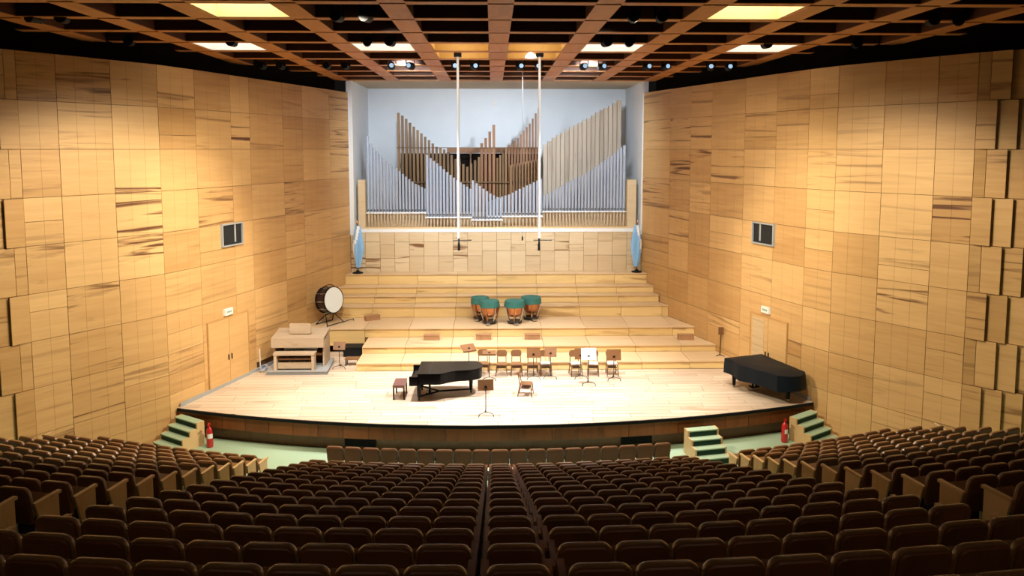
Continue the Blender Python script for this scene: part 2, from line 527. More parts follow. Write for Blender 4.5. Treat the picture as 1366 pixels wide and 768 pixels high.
for side, s in (('left', -1), ('right', 1)):
    cols = COLS_L if s < 0 else COLS_R
    figs = FIG_L if s < 0 else FIG_R
    tints = TINT_L if s < 0 else TINT_R
    b = MB()
    ofs = [(p[0] + 0.12, p[1]) for p in PATH]
    vs_ = []
    for (x, y) in ofs:
        vs_ += [(s * x, y, -0.2), (s * x, y, 12.5), (s * (x + 0.5), y + (0.0), 12.5), (s * (x + 0.5), y, 14.4)]
    fs, mi = [], []
    for i in range(len(ofs) - 1):
        for k in range(3):
            q = (i * 4 + k, (i + 1) * 4 + k, (i + 1) * 4 + k + 1, i * 4 + k + 1)
            fs.append(q if s > 0 else q[::-1])
            mi.append(0 if k == 0 else 1)
    b.v, b.f, b.mi = vs_, fs, mi
    wall = tag(b.build('wall_' + side, ['joint_brown', 'void_dark']), kind='structure',
               label='curved side wall clad in honey coloured veneer panels, ' + ('with the double door' if s < 0 else 'behind the covered piano'))
    rnd = random.Random(11 if s < 0 else 23)

    def put(t0, t1, z0, z1, nsub, c, saw=0.0, name='wall_panel'):
        a, d = pathpt(t0), pathpt(t1)
        if saw:
            dr = (d - a).normalized()
            nrm = Vector((-dr.y, dr.x))
            if nrm.x > 0:
                nrm = -nrm
            d = d + nrm * saw
            a = a + nrm * 0.02
        A, D = Vector((s * a.x, a.y)), Vector((s * d.x, d.y))
        L_, R_ = (A, D) if s > 0 else (D, A)
        ln = (R_ - L_).length
        ang = math.atan2(R_.y - L_.y, R_.x - L_.x)
        mid = (L_ + R_) / 2
        return link(name, panel_mesh(ln, z0, z1, nsub), wall, (mid.x, mid.y, z0), (0, 0, ang), c)

    for ci in range(len(cols) - 1):
        t0, t1 = cols[ci], cols[ci + 1]
        ym = pathpt((t0 + t1) / 2).y
        nsub = max(1, round((t1 - t0) / 0.57))
        base = STAGE_Z
        for lv in LEVELS:
            if pathpt(t1).y > lv[0] - .05:
                base = lv[1]
        if ym < 24.6:
            base = 0.02
        if pathpt(t1).y < 24.95:
            base = 0.02
        for ri in range(len(ZR) - 1):
            z0, z1 = ZR[ri], ZR[ri + 1]
            if ri == 0:
                z0 = 0.02
            if z1 < base + 0.1:
                continue
            z0 = max(z0, base)
            fg = figs.get((ci, ri), rnd.choice((0.0, 0.05, 0.12, 0.25)))
            tn = tints.get((ci, ri), rnd.uniform(0.2, 0.9))
            # some columns change veneer at half height, others not
            if rnd.random() < 0.28 and z1 - z0 > 1.2 and (ci, ri) not in figs:
                zm = z0 + (z1 - z0) * rnd.choice((0.34, 0.5, 0.62))
                put(t0, t1, z0, zm, nsub, (tn, fg, rnd.random(), 1))
                put(t0, t1, zm, z1, nsub, (min(1, tn + rnd.uniform(-.3, .3)), rnd.choice((0, .1, .5)), rnd.random(), 1))
            else:
                put(t0, t1, z0, z1, nsub, (tn, fg, rnd.random(), 1))
    # overlapping panels towards the hall, every other course shifted by half a panel
    PW = 0.50
    for ri in range(len(ZR) - 1):
        t = cols[-1] + (0.0 if ri % 2 else 0.30)
        if ri % 2 == 0:
            put(cols[-1], t, ZR[ri], ZR[ri + 1], 1, (rnd.uniform(.3, .6), .3, rnd.random(), 1), 0.0)
        while t < 21.2:
            t1 = min(t + PW, CUM[3])
            fl = 0.0
            put(t, t1, ZR[ri], ZR[ri + 1], 1, (rnd.uniform(.1, .6), rnd.choice((.1, .2, .7)), rnd.random(), 1), 0.13, 'wall_panel')
            t += PW
    # baseboard along the stage
    bb = MB()
    for t0, t1 in ((6.6, 8.3), (8.3, 12.0)):
        a, d = pathpt(t0), pathpt(t1)
        a, d = Vector((s * a.x, a.y, 0)), Vector((s * d.x, d.y, 0))
        dr = (d - a).normalized()
        nr = Vector((-dr.y, dr.x, 0))
        if nr.x * s > 0:
            nr = -nr
        p = [a, d, d + nr * 0.06, a + nr * 0.06]
        pl = [(q.x, q.y) for q in p]
        if area(pl) < 0:
            pl = pl[::-1]
        bb.prism(pl, STAGE_Z, STAGE_Z + 0.12)
    tag(bb.build('baseboard_' + side, 'window_frame_grey'), kind='structure', label='low grey skirting strip between stage boards and ' + side + ' side wall')

# rear wall behind the audience
b = MB()
b.box(-19.5, 19.5, -8.3, -8.0, 0, 14.4)
tag(b.build('wall_rear', 'panel_veneer'), kind='structure', label='plain veneered rear wall of the hall')

# ------------------------------------------------------------------ wall behind the stage with the organ niche
NX0, NX1, NSILL, NTOP, NBACK = -7.0, 7.15, 5.88, 13.1, 41.0
b = MB()
b.box(-7.6, 7.75, BACK_Y + 0.06, BACK_Y + 0.3, 0, NSILL - 0.16, 0)                      # backing below the niche
wb = tag(b.build('wall_back', ['joint_brown']), kind='structure', label='low veneered wall under the organ niche behind the stage')
b = MB()
b.box(NX0 - 0.3, NX0, BACK_Y, NBACK, NSILL - 0.3, NTOP + 0.3)
b.box(NX1, NX1 + 0.3, BACK_Y, NBACK, NSILL - 0.3, NTOP + 0.3)
b.box(NX0 - 0.3, NX1 + 0.3, NBACK, NBACK + 0.2, NSILL - 0.3, NTOP + 0.3)
b.box(NX0, NX1, BACK_Y, NBACK, NTOP, NTOP + 0.3, 1)
b.box(NX0, NX1, BACK_Y + 0.35, NBACK, NSILL - 0.3, NSILL - 0.02, 0)
tag(b.build('wall_niche', ['plaster_white', 'soffit_beige']), kind='structure', label='deep pale blue white niche housing the pipe organ')
b = MB()
b.box(NX0 - 0.08, NX1 + 0.08, BACK_Y - 0.02, BACK_Y + 0.35, NSILL - 0.16, NSILL)
tag(b.build('trim_1', 'paint_white'), kind='structure', label='white ledge running along the foot of the organ niche')
b = MB()
b.box(NX0 - 0.12, NX0, BACK_Y - 0.03, BACK_Y + 0.02, NSILL, NTOP)
b.box(NX1, NX1 + 0.12, BACK_Y - 0.03, BACK_Y + 0.02, NSILL, NTOP)
tag(b.build('trim_2', 'paint_white'), kind='structure', label='narrow white edge trim on both sides of the organ niche')
pw = 0.72
x = -7.2
rnd = random.Random(5)
ci = 0
while x < 7.2:
    x1 = min(x + pw, 7.3)
    cuts = [3.74, 4.42 + rnd.choice((0, 0.12, 0.36)), 5.1 + rnd.choice((0, 0.15, 0.25)), NSILL - 0.16]
    for k in range(3):
        link('wall_panel', panel_mesh(x1 - x, cuts[k], cuts[k + 1], 1, 'stage_wall_veneer', 0.05), wb, ((x + x1) / 2, BACK_Y + 0.005, cuts[k]), (0, 0, 0),
             (rnd.uniform(.2, .8), rnd.choice((0, 0, .1, .3, 1.0)), rnd.random(), 1))
    x = x1
    ci += 1

# ------------------------------------------------------------------ ceiling: slab and open grid of beams
b = MB()
b.box(-20, 20, -8.4, 42, 14.3, 14.5)
ceil = tag(b.build('ceiling', 'void_dark'), kind='structure', label='dark ceiling with an open coffered grid of brown wooden beams')
XS = [2.48 * k for k in range(-7, 8)]
YS = [17.2 + 2.115 * k for k in range(-4, 10)]
BW, TW, BD = 0.30, 0.17, 0.55


def inside(x, y, m=0.9):
    return abs(x) + m < wallx(y) and y < 36.3


lseg = MB().box(-BW, BW, -(2.115 / 2 - 0.07), 2.115 / 2 - 0.07, 0.02, BD, 1).box(-BW, BW, -(2.115 / 2 - 0.07), 2.115 / 2 - 0.07, 0, 0.02, 0).mesh('long_beam', ['beam_wood', 'beam_side_shade'])
CROSS = {}


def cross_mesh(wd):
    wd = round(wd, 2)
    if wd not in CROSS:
        CROSS[wd] = MB().box(-wd / 2, wd / 2, -TW, TW, 0.03, BD, 1).box(-wd / 2, wd / 2, -TW, TW, 0.01, 0.03, 0).mesh('cross_beam', ['beam_wood', 'beam_side_shade'])
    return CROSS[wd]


for i, y in enumerate(YS):
    ym = y + 2.115 / 2
    for x in XS:
        if ym < 36.0 and inside(x, ym, -0.3):
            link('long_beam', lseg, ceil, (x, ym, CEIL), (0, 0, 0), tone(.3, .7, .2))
    for x in XS[:-1]:
        lim = wallx(y) + 0.15
        xa, xb = max(x + BW, -lim), min(x + 2.48 - BW, lim)
        if xb - xa > 0.3 and y < 36.3:
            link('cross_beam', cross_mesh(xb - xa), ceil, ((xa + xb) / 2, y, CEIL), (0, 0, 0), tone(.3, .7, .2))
b = MB()
b.box(-7.6, 7.7, 36.1, 36.34, 13.1, 14.3)
tag(b.build('trim_3', 'beam_wood'), kind='structure', label='brown wooden edge board closing the ceiling grid above the organ')

# light boxes in the coffers
def light_box(x, y, warm, label):
    t = thing('ceiling_light', label, 'ceiling light', (x, y, CEIL + 0.02), 0, 'light boxes in the ceiling grid')
    m = 'diffuser_warm' if warm else 'diffuser_white'
    for x0, x1, y0, y1 in ((-.935, .935, -.885, -.855), (-.935, .935, .855, .885), (-.935, -.905, -.855, .855), (.905, .935, -.855, .855)):
        MB().box(x0, x1, y0, y1, 0, 0.45).build('side_lining', 'lining_cream' if warm else 'paint_white', t)
    MB().box(-.905, .905, -.855, .855, 0.36, 0.39).build('diffuser', m, t)
    return t


for s in (-1, 1):
    sd = 'double door side' if s < 0 else 'covered piano side'
    light_box(s * 6.2, 18.26, True, 'large warm yellow light box set in the ceiling grid, ' + sd)
    light_box(s * 8.68, 24.6, False, 'bright white light box in the ceiling grid over the side wall, ' + sd)
    light_box(s * 3.72, 24.6, False, 'bright white light box in the ceiling grid over the stage, ' + sd)
    # wooden lined coffers lit from inside, around the microphone pole mounts
    for yc_ in (24.6, 26.73):
        for x0, x1, y0, y1 in ((-.93, .93, -.88, -.85), (-.93, .93, .85, .88), (-.93, -.90, -.85, .85), (.90, .93, -.85, .85)):
            MB().box(x0, x1, y0, y1, 0, .5).build('coffer_board', 'coffer_yellow', ceil, (s * 1.24, yc_, CEIL + 0.03))
        MB().box(-.9, .9, -.85, .85, 0.46, 0.50).build('coffer_board', 'coffer_yellow', ceil, (s * 1.24, yc_, CEIL + 0.03))
        lamp('POINT', (s * 1.24, yc_ - .3, 13.42), (s * 1.24, 24.3, 10), 42, AMBER, 0.05)

# stage spotlights
sp = thing('spotlight', 'x', 'spotlight', (0, 0, 0), 0, 'stage spotlights')
k = MB()
k.cyl((0, -0.18, 0), (0, 0.18, 0), 0.13, 0.15, 10)
k.build('lamp_body', 'matt_black', sp, smooth=True)
k = MB()
k.box(-.18, -.155, -.025, .025, -.02, .30); k.box(.155, .18, -.025, .025, -.02, .30); k.box(-.18, .18, -.025, .025, .28, .31)
k.cyl((0, 0, .3), (0, 0, 1.34), 0.02, 0.02, 6)
k.build('yoke', 'matt_black', sp)
k = MB()
k.cyl((0, -0.185, 0), (0, -0.182, 0), 0.085, 0.085, 10)
k.build('lens', 'lens_cool', sp)
first = [True]


def spot_at(x, y, rz, label, lit=True, z=13.12):
    if first[0]:
        first[0] = False
        o = sp
        o.location = (x, y, z)
        o.rotation_euler = (0, 0, rz)
        o['label'] = label
    else:
        o = dup(sp, (x, y, z), rz, label)
    if not lit:
        for c in o.children:
            if c.name.startswith('lens'):
                bpy.data.objects.remove(c, do_unlink=True)
                break
    return o


for cx in (8.68, 6.2, 3.72, 1.24, -1.24, -3.72, -6.2, -8.68):
    for dx in (-0.36, 0.36):
        spot_at(cx + dx, 28.95, math.radians(random.uniform(-15, 15)), 'small spotlight with bluish lens in the ceiling row over the stage tiers' if cx > -5 else 'small dark spotlight in the ceiling row over the stage tiers', cx > -5, 13.0)
for cx, y, rz in ((-3.72, 19.0, PI), (3.72, 18.9, PI), (-3.72, 23.42, PI), (3.72, 23.35, PI)):
    for dx in (-0.36, 0.36):
        spot_at(cx + dx, y, rz + random.uniform(-.2, .2), ('black spotlight beside the warm yellow light box' if y < 20 else 'black spotlight in front of the white light box over the stage') + (', double door side' if cx < 0 else ', covered piano side'), False)
for x, y in ((-11.8, 19.4), (-11.1, 19.4), (-11.4, 23.5), (11.2, 19.2), (11.9, 19.2), (11.3, 23.4)):
    spot_at(x, y, random.uniform(2.5, 3.5), 'black spotlight hanging near the top of the side wall' + (', double door side' if x < 0 else ', covered piano side'), False)
for x in (-8.3, 8.5):
    spot_at(x, 23.6, PI, 'black spotlight in front of the white light box near the ' + ('double door' if x < 0 else 'covered piano') + ' wall', False)

# ------------------------------------------------------------------ stage: slab, boards, curved front
def stage_front(x):
    return 22.97 + arc(x)


sx = 10.98
front_pts = [(-sx + 2 * sx * i / 24, stage_front(-sx + 2 * sx * i / 24)) for i in range(25)]
poly = front_pts + [(wallx(29) - 0.0, 29.0), (wallx(32), 32.0), (-wallx(32), 32.0), (-wallx(29), 29.0)]
b = MB()
b.prism(poly, 0.86, 0.955)
stage = tag(b.build('stage', 'joint_brown'), kind='structure', label='broad concert stage of pale maple boards with curved brown front')
main_poly = front_pts + [(wallx(28.87), 28.87), (-wallx(28.87), 28.87)]
bay_poly = [(-wallx(28.87), 28.88), (-5.62, 28.88), (-5.62, 31.76), (-wallx(31.76), 31.76)]


def clip_convex(p, cp):
    for i in range(len(cp)):
        p = clip(p, cp[i], cp[(i + 1) % len(cp)])
        if len(p) < 3:
            return []
    return p


rnd = random.Random(3)
bw = 0.31
for cp, ya, yb in ((main_poly, 22.97, 28.87), (bay_poly, 28.88, 31.76)):
    y = ya
    while y < yb - 0.02:
        y1 = min(y + bw, yb)
        x = -11.2 - rnd.uniform(0, 1.8)
        while x < 11.2:
            x1 = x + rnd.uniform(1.9, 2.7)
            p = clip_convex([(x + .007, y + .008), (x1 - .007, y + .008), (x1 - .007, y1 - .008), (x + .007, y1 - .008)], cp)
            if len(p) >= 3 and area(p) > 0.01:
                cx = sum(q[0] for q in p) / len(p)
                cy = sum(q[1] for q in p) / len(p)
                MB().prism([(q[0] - cx, q[1] - cy) for q in p], 0, 0.045).build('floorboard', 'stage_board', stage, (cx, cy, 0.955),
                                                                         col=(rnd.uniform(.3, .9), rnd.choice((0, .2, .5)), rnd.random(), 1))
            x = x1
        y = y1
# front: nosing, veneered fascia panels and a recessed plinth
b = MB()
for i in range(24):
    (xa, ya), (xb, yb) = front_pts[i], front_pts[i + 1]
    b.prism([(xa, ya - .05), (xb, yb - .05), (xb, yb + .03), (xa, ya + .03)], 0.90, 0.995)
b.build('nosing', 'matt_black', stage)
n = 26
for i in range(n):
    xa, xb = -sx + 2 * sx * i / n + .008, -sx + 2 * sx * (i + 1) / n - .008
    ya, yb = stage_front(xa) + .02, stage_front(xb) + .02
    MB().prism([(xa, ya), (xb, yb), (xb, yb + .06), (xa, ya + .06)], 0.46, 0.90).build('fascia_panel', 'fascia_wood', stage, col=tone(.2, .9, .4))
b = MB()
for i in range(24):
    (xa, ya), (xb, yb) = front_pts[i], front_pts[i + 1]
    b.prism([(xa, ya + .30), (xb, yb + .30), (xb, yb + .36), (xa, ya + .36)], 0.0, 0.87)
b.build('plinth', 'brown_wood', stage, col=(.5, .2, .4, 1))
for cx, lb in ((-4.55, 'black vent grille'), (4.55, 'black vent grille')):
    v = MB()
    ya = stage_front(cx) + .22
    v.box(-.52, .52, 0, .07, 0.12, 0.42)
    for q in range(5):
        v.box(-.48, .48, -.02, .0, 0.15 + q * .055, 0.17 + q * .055)
    tag(v.build('vent_grille', 'matt_black', stage, (cx, ya, 0), math.asin(cx / RS)), label=lb)

# ------------------------------------------------------------------ tiers behind the stage
LX = -5.6
for li, (yf, z) in enumerate(LEVELS):
    yb = LEVELS[li + 1][0] if li < 6 else BACK_Y + 0.05
    zb = STAGE_Z if li == 0 else LEVELS[li - 1][1]
    xl_f = LX if li < 2 else -wallx(yf) + .02
    xl_b = LX if li < 2 else -wallx(yb) + .02
    xr_f, xr_b = wallx(yf) - .02, wallx(yb) - .02
    foot = [(xl_f, yf + .05), (xr_f, yf + .05), (xr_b, yb + .1), (xl_b, yb + .1)]
    lo = 0.96 if li < 2 else (1.26 if li == 2 else zb - 0.3)
    b = MB()
    b.prism(foot, lo if li != 2 else 1.45, z - .05)
    t = tag(b.build('stage_tier', 'joint_brown'), kind='structure', label=['lowest', 'second', 'third', 'fourth', 'fifth', 'sixth', 'topmost'][li] + ' pale wooden tier rising behind the stage floor')
    ks = [k for k in range(-6, 7)]
    for k in ks[:-1]:
        xa, xb = 1.93 * k, 1.93 * (k + 1)
        p = [(xa + .008, yf - .035), (xb - .008, yf - .035), (xb - .008, yb - .006), (xa + .008, yb - .006)]
        p = clip(p, (xr_f, yf), (xr_b, yb))
        if p:
            p = clip(p, (xl_b, yb), (xl_f, yf))
        if len(p) < 3 or area(p) < 0.01:
            continue
        cx = sum(q[0] for q in p) / len(p)
        cy = sum(q[1] for q in p) / len(p)
        c = tone(.25, .85, random.choice((0, .2, .5)))
        MB().prism([(q[0] - cx, q[1] - cy) for q in p], -.045, 0).build('tread_panel', 'tier_tread', t, (cx, cy, z), col=c)
        fx0, fx1 = max(xa + .008, xl_f), min(xb - .008, xr_f)
        if fx1 - fx0 < 0.1:
            continue
        z0 = zb
        if li == 2 and fx1 < LX + .1:
            z0 = 1.26
        MB().box(-(fx1 - fx0) / 2, (fx1 - fx0) / 2, 0, .045, z0 + .004, z - .05).build('riser_panel', 'tier_veneer', t, ((fx0 + fx1) / 2, yf + .012, 0), col=tone(.3, .9, random.choice((.1, .4, .7))))
# side cheek of the two lowest tiers, towards the console bay, and the dark hollow under the third tier
b = MB()
b.box(LX - .03, LX, LEVELS[0][0] + .02, LEVELS[1][0], 1.0, 1.325)
b.box(LX - .03, LX, LEVELS[1][0], LEVELS[2][0], 1.0, 1.615)
b.build('cheek_panel', 'tier_veneer', t)
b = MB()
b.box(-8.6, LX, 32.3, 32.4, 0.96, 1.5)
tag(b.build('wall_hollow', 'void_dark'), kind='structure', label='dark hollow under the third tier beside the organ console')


# ------------------------------------------------------------------ stairs up to the stage
def stairs(name, label, loc, rz, width, run, steps=4):
    """local: bottom at +y = towards the stage; climbs along +y"""
    t = thing(name, label, 'stairs', loc, rz, 'stage stairs')
    rise = 0.2
    prof = [(0, 0)]
    for k in range(steps):
        prof += [(k * run, (k + 1) * rise), ((k + 1) * run, (k + 1) * rise)]
    prof.append((steps * run, 0))
    for sx_ in (-1, 1):
        x0 = sx_ * width / 2
        ch = MB()
        vs_ = []
        for xx in (x0 - .03, x0 + .03):
            vs_ += [(xx, p[0], p[1] + (0.0 if p[1] == 0 else .012)) for p in prof]
        m = len(prof)
        fs = [tuple(range(m)), tuple(range(2 * m - 1, m - 1, -1))]
        fs += [(i, m + i, m + (i + 1) % m, (i + 1) % m) for i in range(m)]
        ch.add(vs_, fs)
        ch.build('side_cheek', 'light_wood', t)
    for k in range(steps):
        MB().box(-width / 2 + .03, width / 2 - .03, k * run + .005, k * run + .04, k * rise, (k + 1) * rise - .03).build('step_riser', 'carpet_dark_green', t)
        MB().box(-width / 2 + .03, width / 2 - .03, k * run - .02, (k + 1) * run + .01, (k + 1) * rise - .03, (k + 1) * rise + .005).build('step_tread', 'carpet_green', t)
    return t


stairs('stage_stairs', 'green carpeted wooden stairs along the wall with the double door', (-10.88 - .02, 23.55, 0), math.radians(-33), 1.15, 0.27)
stairs('stage_stairs', 'green carpeted wooden stairs along the wall by the covered piano', (10.9, 23.4, 0), math.radians(33), 1.15, 0.27)
stairs('stage_stairs', 'free-standing green carpeted wooden stairs at the curved stage front', (6.72, 22.1, 0), math.radians(11), 1.02, 0.27)


def extinguisher(loc, label):
    t = thing('fire_extinguisher', label, 'extinguisher', loc, 0, 'fire extinguishers by the stage stairs')
    MB().lathe([(.075, 0), (.1, .02), (.105, .06), (.105, .55), (.09, .62), (.045, .67), (.035, .70)], 14).build('cylinder', 'red_paint', t, smooth=True)
    lbm = MB()
    lbm.add([(.1075 * math.cos(math.radians(a)), .1075 * math.sin(math.radians(a)), z) for z in (.32, .47) for a in range(-110, 0, 20)], [(i, i + 1, i + 7, i + 6) for i in range(5)])
    lbm.build('paper_label', 'paper_white', t)
    k = MB(); k.cyl((0, 0, .69), (0, 0, .76), .03, .025, 8); k.box(-.02, .02, -.13, .03, .76, .78); k.box(-.02, .02, -.12, .02, .80, .815)
    k.build('valve', 'red_paint', t)
    MB().tube([(.03, 0, .73), (.11, -.02, .68), (.13, -.02, .5), (.125, -.02, .3)], .014).build('hose', 'matt_black', t)


extinguisher((-9.55, 23.9, 0), 'red fire extinguisher standing beside the stairs on the double door side')
extinguisher((9.58, 23.8, 0), 'red fire extinguisher standing beside the stairs on the covered piano side')


# ------------------------------------------------------------------ doors, windows, signs on the side walls
def wall_frame(s, t):
    """matrix-like helper: position on the wall and rotation for local x along wall (left to right), y into the wall"""
    p0, p1 = pathpt(t - .05), pathpt(t + .05)
    A, D = Vector((s * p0.x, p0.y)), Vector((s * p1.x, p1.y))
    L_, R_ = (A, D) if s > 0 else (D, A)
    return (A + D) / 2, math.atan2(R_.y - L_.y, R_.x - L_.x)


def door(name, s, t0, t1, z1, leaves, label):
    mid, ang = wall_frame(s, (t0 + t1) / 2)
    wd = t1 - t0
    o = bpy.data.objects.new(name, None)
    COL.objects.link(o)
    o.location = (mid.x, mid.y, STAGE_Z)
    o.rotation_euler = (0, 0, ang)
    tag(o, label, kind='structure')
    lw = wd / leaves
    for i in range(leaves):
        x0 = -wd / 2 + i * lw
        lf = MB().box(x0 + .01, x0 + lw - .01, -.05, 0.0, .12, z1).build('door_leaf', 'panel_veneer', o, col=(.75, .05, random.random(), 1))
        hx = x0 + (lw - .09 if i == 0 else .09)
        h = MB(); h.box(hx - .015, hx + .015, -.09, -.05, .95, 1.15)
        h.build('door_handle', 'dark_steel', lf)
    f = MB()
    f.box(-wd / 2 - .05, -wd / 2, -.06, 0, .12, z1 + .05); f.box(wd / 2, wd / 2 + .05, -.06, 0, .12, z1 + .05); f.box(-wd / 2, wd / 2, -.06, 0, z1 + .005, z1 + .05)
    f.build('door_frame', 'panel_veneer', o, col=(.2, .1, .3, 1))


door('door_1', -1, 8.24, 10.48, 2.52, 2, 'flush veneered double door in the side wall beside the stage')
door('door_2', 1, 8.70, 10.70, 2.45, 2, 'flush veneered door with worn pale leaf behind the covered piano')
mid, ang = wall_frame(1, 9.05)
MB().box(-.33, .33, -.062, -.05, .25, 2.35).build('worn_strip', 'stage_wall_veneer', bpy.data.objects['door_2'], (0, 0, 0)).location = (-.55, 0, 0)


def window(name, s, t0, t1, z0, z1, label):
    mid, ang = wall_frame(s, (t0 + t1) / 2)
    o = bpy.data.objects.new(name, None)
    COL.objects.link(o)
    o.location = (mid.x, mid.y, z0)
    o.rotation_euler = (0, 0, ang)
    tag(o, label, kind='structure')
    wd, h = t1 - t0, z1 - z0
    f = MB()
    fw = .045
    f.box(-wd / 2, wd / 2, -.10, 0, -fw / 2, fw / 2); f.box(-wd / 2, wd / 2, -.10, 0, h - fw / 2, h + fw / 2)
    f.box(-wd / 2 - fw / 2, -wd / 2 + fw / 2, -.10, 0, -fw / 2, h + fw / 2); f.box(wd / 2 - fw / 2, wd / 2 + fw / 2, -.10, 0, -fw / 2, h + fw / 2)
    f.build('window_frame', 'window_frame_grey', o)
    MB().box(-wd / 2, wd / 2, -.03, -.005, 0, h).build('pane', 'window_glass', o)
    xx = .16 * wd * -s
    MB().box(xx - .04, xx + .04, -.045, -.03, .1, h - .03).build('pane_strip', 'window_frame_grey', o)  # pale strip added over the glass for the lighter part of the pane


window('window_1', -1, 8.42, 9.58, 6.22, 7.02, 'small grey framed control room window high in the double door wall')
window('window_2', 1, 8.66, 9.86, 6.22, 7.0, 'small grey framed control room window high above the covered piano')
for s, t_, z, lb in ((-1, 9.38, 3.76, 'small white sign above the double door'), (1, 9.55, 3.74, 'small white sign above the door behind the covered piano')):
    mid, ang = wall_frame(s, t_)
    o = thing('door_sign', lb, 'sign', (mid.x, mid.y, z), ang, 'door signs')
    MB().box(-.22, .22, -.10, 0, -.12, .12).build('sign_box', 'sign_white', o)
    MB().box(-.14, .14, -.106, -.10, -.03, .04).build('sign_mark', 'sign_mark', o)
# handrails on the walls at the end of the rows
for s in (-1, 1):
    o = thing('handrail', 'short sloping handrail on the overlapping panels of the ' + ('double door' if s < 0 else 'covered piano') + ' side wall', 'handrail', (s * 13.3, 20.9, 0.0), 0, 'wall handrails')
    MB().tube([(s * -.15, .45, 1.55), (s * .22, -.1, 1.32)], .03).build('rail', 'light_wood', o)
    k = MB(); k.tube([(s * .22, -.1, 1.32), (s * .30, -.1, 1.18)], .03); k.tube([(s * -.1, .38, 1.5), (s * .1, .42, 1.45)], .02); k.tube([(s * .22, -.1, 1.30), (s * .22, -.1, .2)], .02)
    k.build('bracket', 'matt_black', o)

# ------------------------------------------------------------------ pipe organ
organ = thing('pipe_organ', 'large pipe organ with curved rows of silver and wooden pipes in the niche', 'pipe organ', (0, 37.0, NSILL))


def interp(pts, x):
    if x <= pts[0][0]:
        return pts[0][1]
    for a, b_ in zip(pts[:-1], pts[1:]):
        if x <= b_[0]:
            return a[1] + (b_[1] - a[1]) * (x - a[0]) / (b_[0] - a[0])
    return pts[-1][1]


G1 = [(-6.39, 10.46), (-6.21, 10.02), (-5.92, 9.73), (-5.59, 9.36), (-5.21, 9.02), (-4.93, 8.82), (-4.45, 8.39), (-4.05, 8.09), (-3.56, 7.84)]
G2 = [(-3.44, 9.54), (-3.22, 9.3), (-2.88, 9.06), (-2.55, 8.76), (-2.22, 8.47), (-1.92, 8.24), (-1.62, 8.05), (-1.29, 7.84)]
G3 = [(-1.17, 8.26), (-0.95, 8.08), (-0.65, 7.84), (-0.35, 7.63), (-0.01, 7.45), (0.21, 7.37)]
G4 = [(-0.43, 7.2), (0.14, 7.41), (0.62, 7.54), (1.0, 7.74), (1.39, 7.93), (1.79, 8.12), (2.22, 8.32)]
G5 = [(2.38, 7.49), (2.86, 7.74), (3.44, 8.08), (3.93, 8.32), (4.42, 8.57), (4.9, 8.87), (5.39, 9.24), (5.8, 9.5), (6.17, 9.84), (6.41, 9.99)]


def metal_pipe(x, y, zm, ztop, r):
    k = MB()
    n_ = 8
    z0 = NSILL
    k.lathe([(r * .25, 0), (r, zm - z0)], n_, 2, cap=False)
    k.lathe([(r, zm - z0), (r, ztop - z0)], n_, cap=False)
    k.lathe([(r * .85, ztop - z0 - .03), (r * .02, ztop - z0 - .03)], n_, 1, cap=False)
    # mouth: flattened dark slot
    k.box(-r * .55, r * .55, -r * 1.06, -r * .8, zm - z0 + .10, zm - z0 + .16, 1)
    return k.build('metal_pipe', ['organ_metal', 'dark_steel', 'pipe_foot_reflection'], organ, (x, y - 37.0, 0), smooth=True)


for pts, zm, n_, y in ((G1, 6.64, 19, 36.95), (G2, 6.42, 14, 36.78), (G3, 6.30, 9, 36.68), (G4, 6.46, 16, 36.85), (G5, 6.68, 26, 36.95)):
    x0, x1 = pts[0][0], pts[-1][0]
    pit = (x1 - x0) / (n_ - 1)
    for i in range(n_):
        x = x0 + pit * i
        if pts is G3 and i > 4 and i % 2:
            pass
        frac = (interp(pts, x) - 7.2) / 3.2
        metal_pipe(x, y + (0.0 if pts is not G3 else 0.0), zm, interp(pts, x), pit * (0.34 + 0.13 * max(0, min(1, frac))))
    MB().box(x0 - .1, x1 + .1, y - .15 - 37.0, y - .11 - 37.0, zm - .03 - NSILL, zm + .03 - NSILL).build('mouth_rail', 'paint_white', organ)
W1 = [(-5.02, 11.67), (-4.68, 11.42), (-4.3, 11.02), (-3.88, 10.64), (-3.47, 10.28), (-3.08, 9.93), (-2.66, 9.78), (-2.28, 9.49)]
W2 = [(-0.74, 10.11), (-0.54, 10.38), (-0.35, 10.68), (-0.14, 11.05)]
W3 = [(0.64, 9.99), (1.04, 10.28), (1.39, 10.72), (1.7, 11.08), (1.95, 11.49), (2.19, 11.93)]
W4 = [(2.5, 10.03), (3.05, 10.44), (3.55, 10.72), (4.05, 11.03), (4.77, 11.38), (5.27, 11.73), (5.77, 11.95), (6.4, 12.37)]


def wood_pipe(x, y, zt_, wd, mat):
    k = MB()
    h = zt_ - NSILL
    k.box(-wd / 2, wd / 2, -wd * .6, wd * .6, .5, h)
    k.box(-wd * .3, wd * .3, -wd * .62, -wd * .58, h - .25, h - .12)
    k.cyl((0, 0, 0), (0, 0, .5), wd * .2, wd * .25, 6)
    return k.build('wooden_pipe', mat, organ, (x, y - 37.0, 0), col=tone(.1, .9, .4))


def wood_row(x0, x1, n_, pts, y, mat, wf=0.66, wtaper=0.0):
    for i in range(n_):
        u = i / (n_ - 1)
        x = x0 + (x1 - x0) * u
        pit = (x1 - x0) / (n_ - 1)
        wood_pipe(x, y, interp(pts, x), pit * wf * (1 + wtaper * (u - .5)), mat)


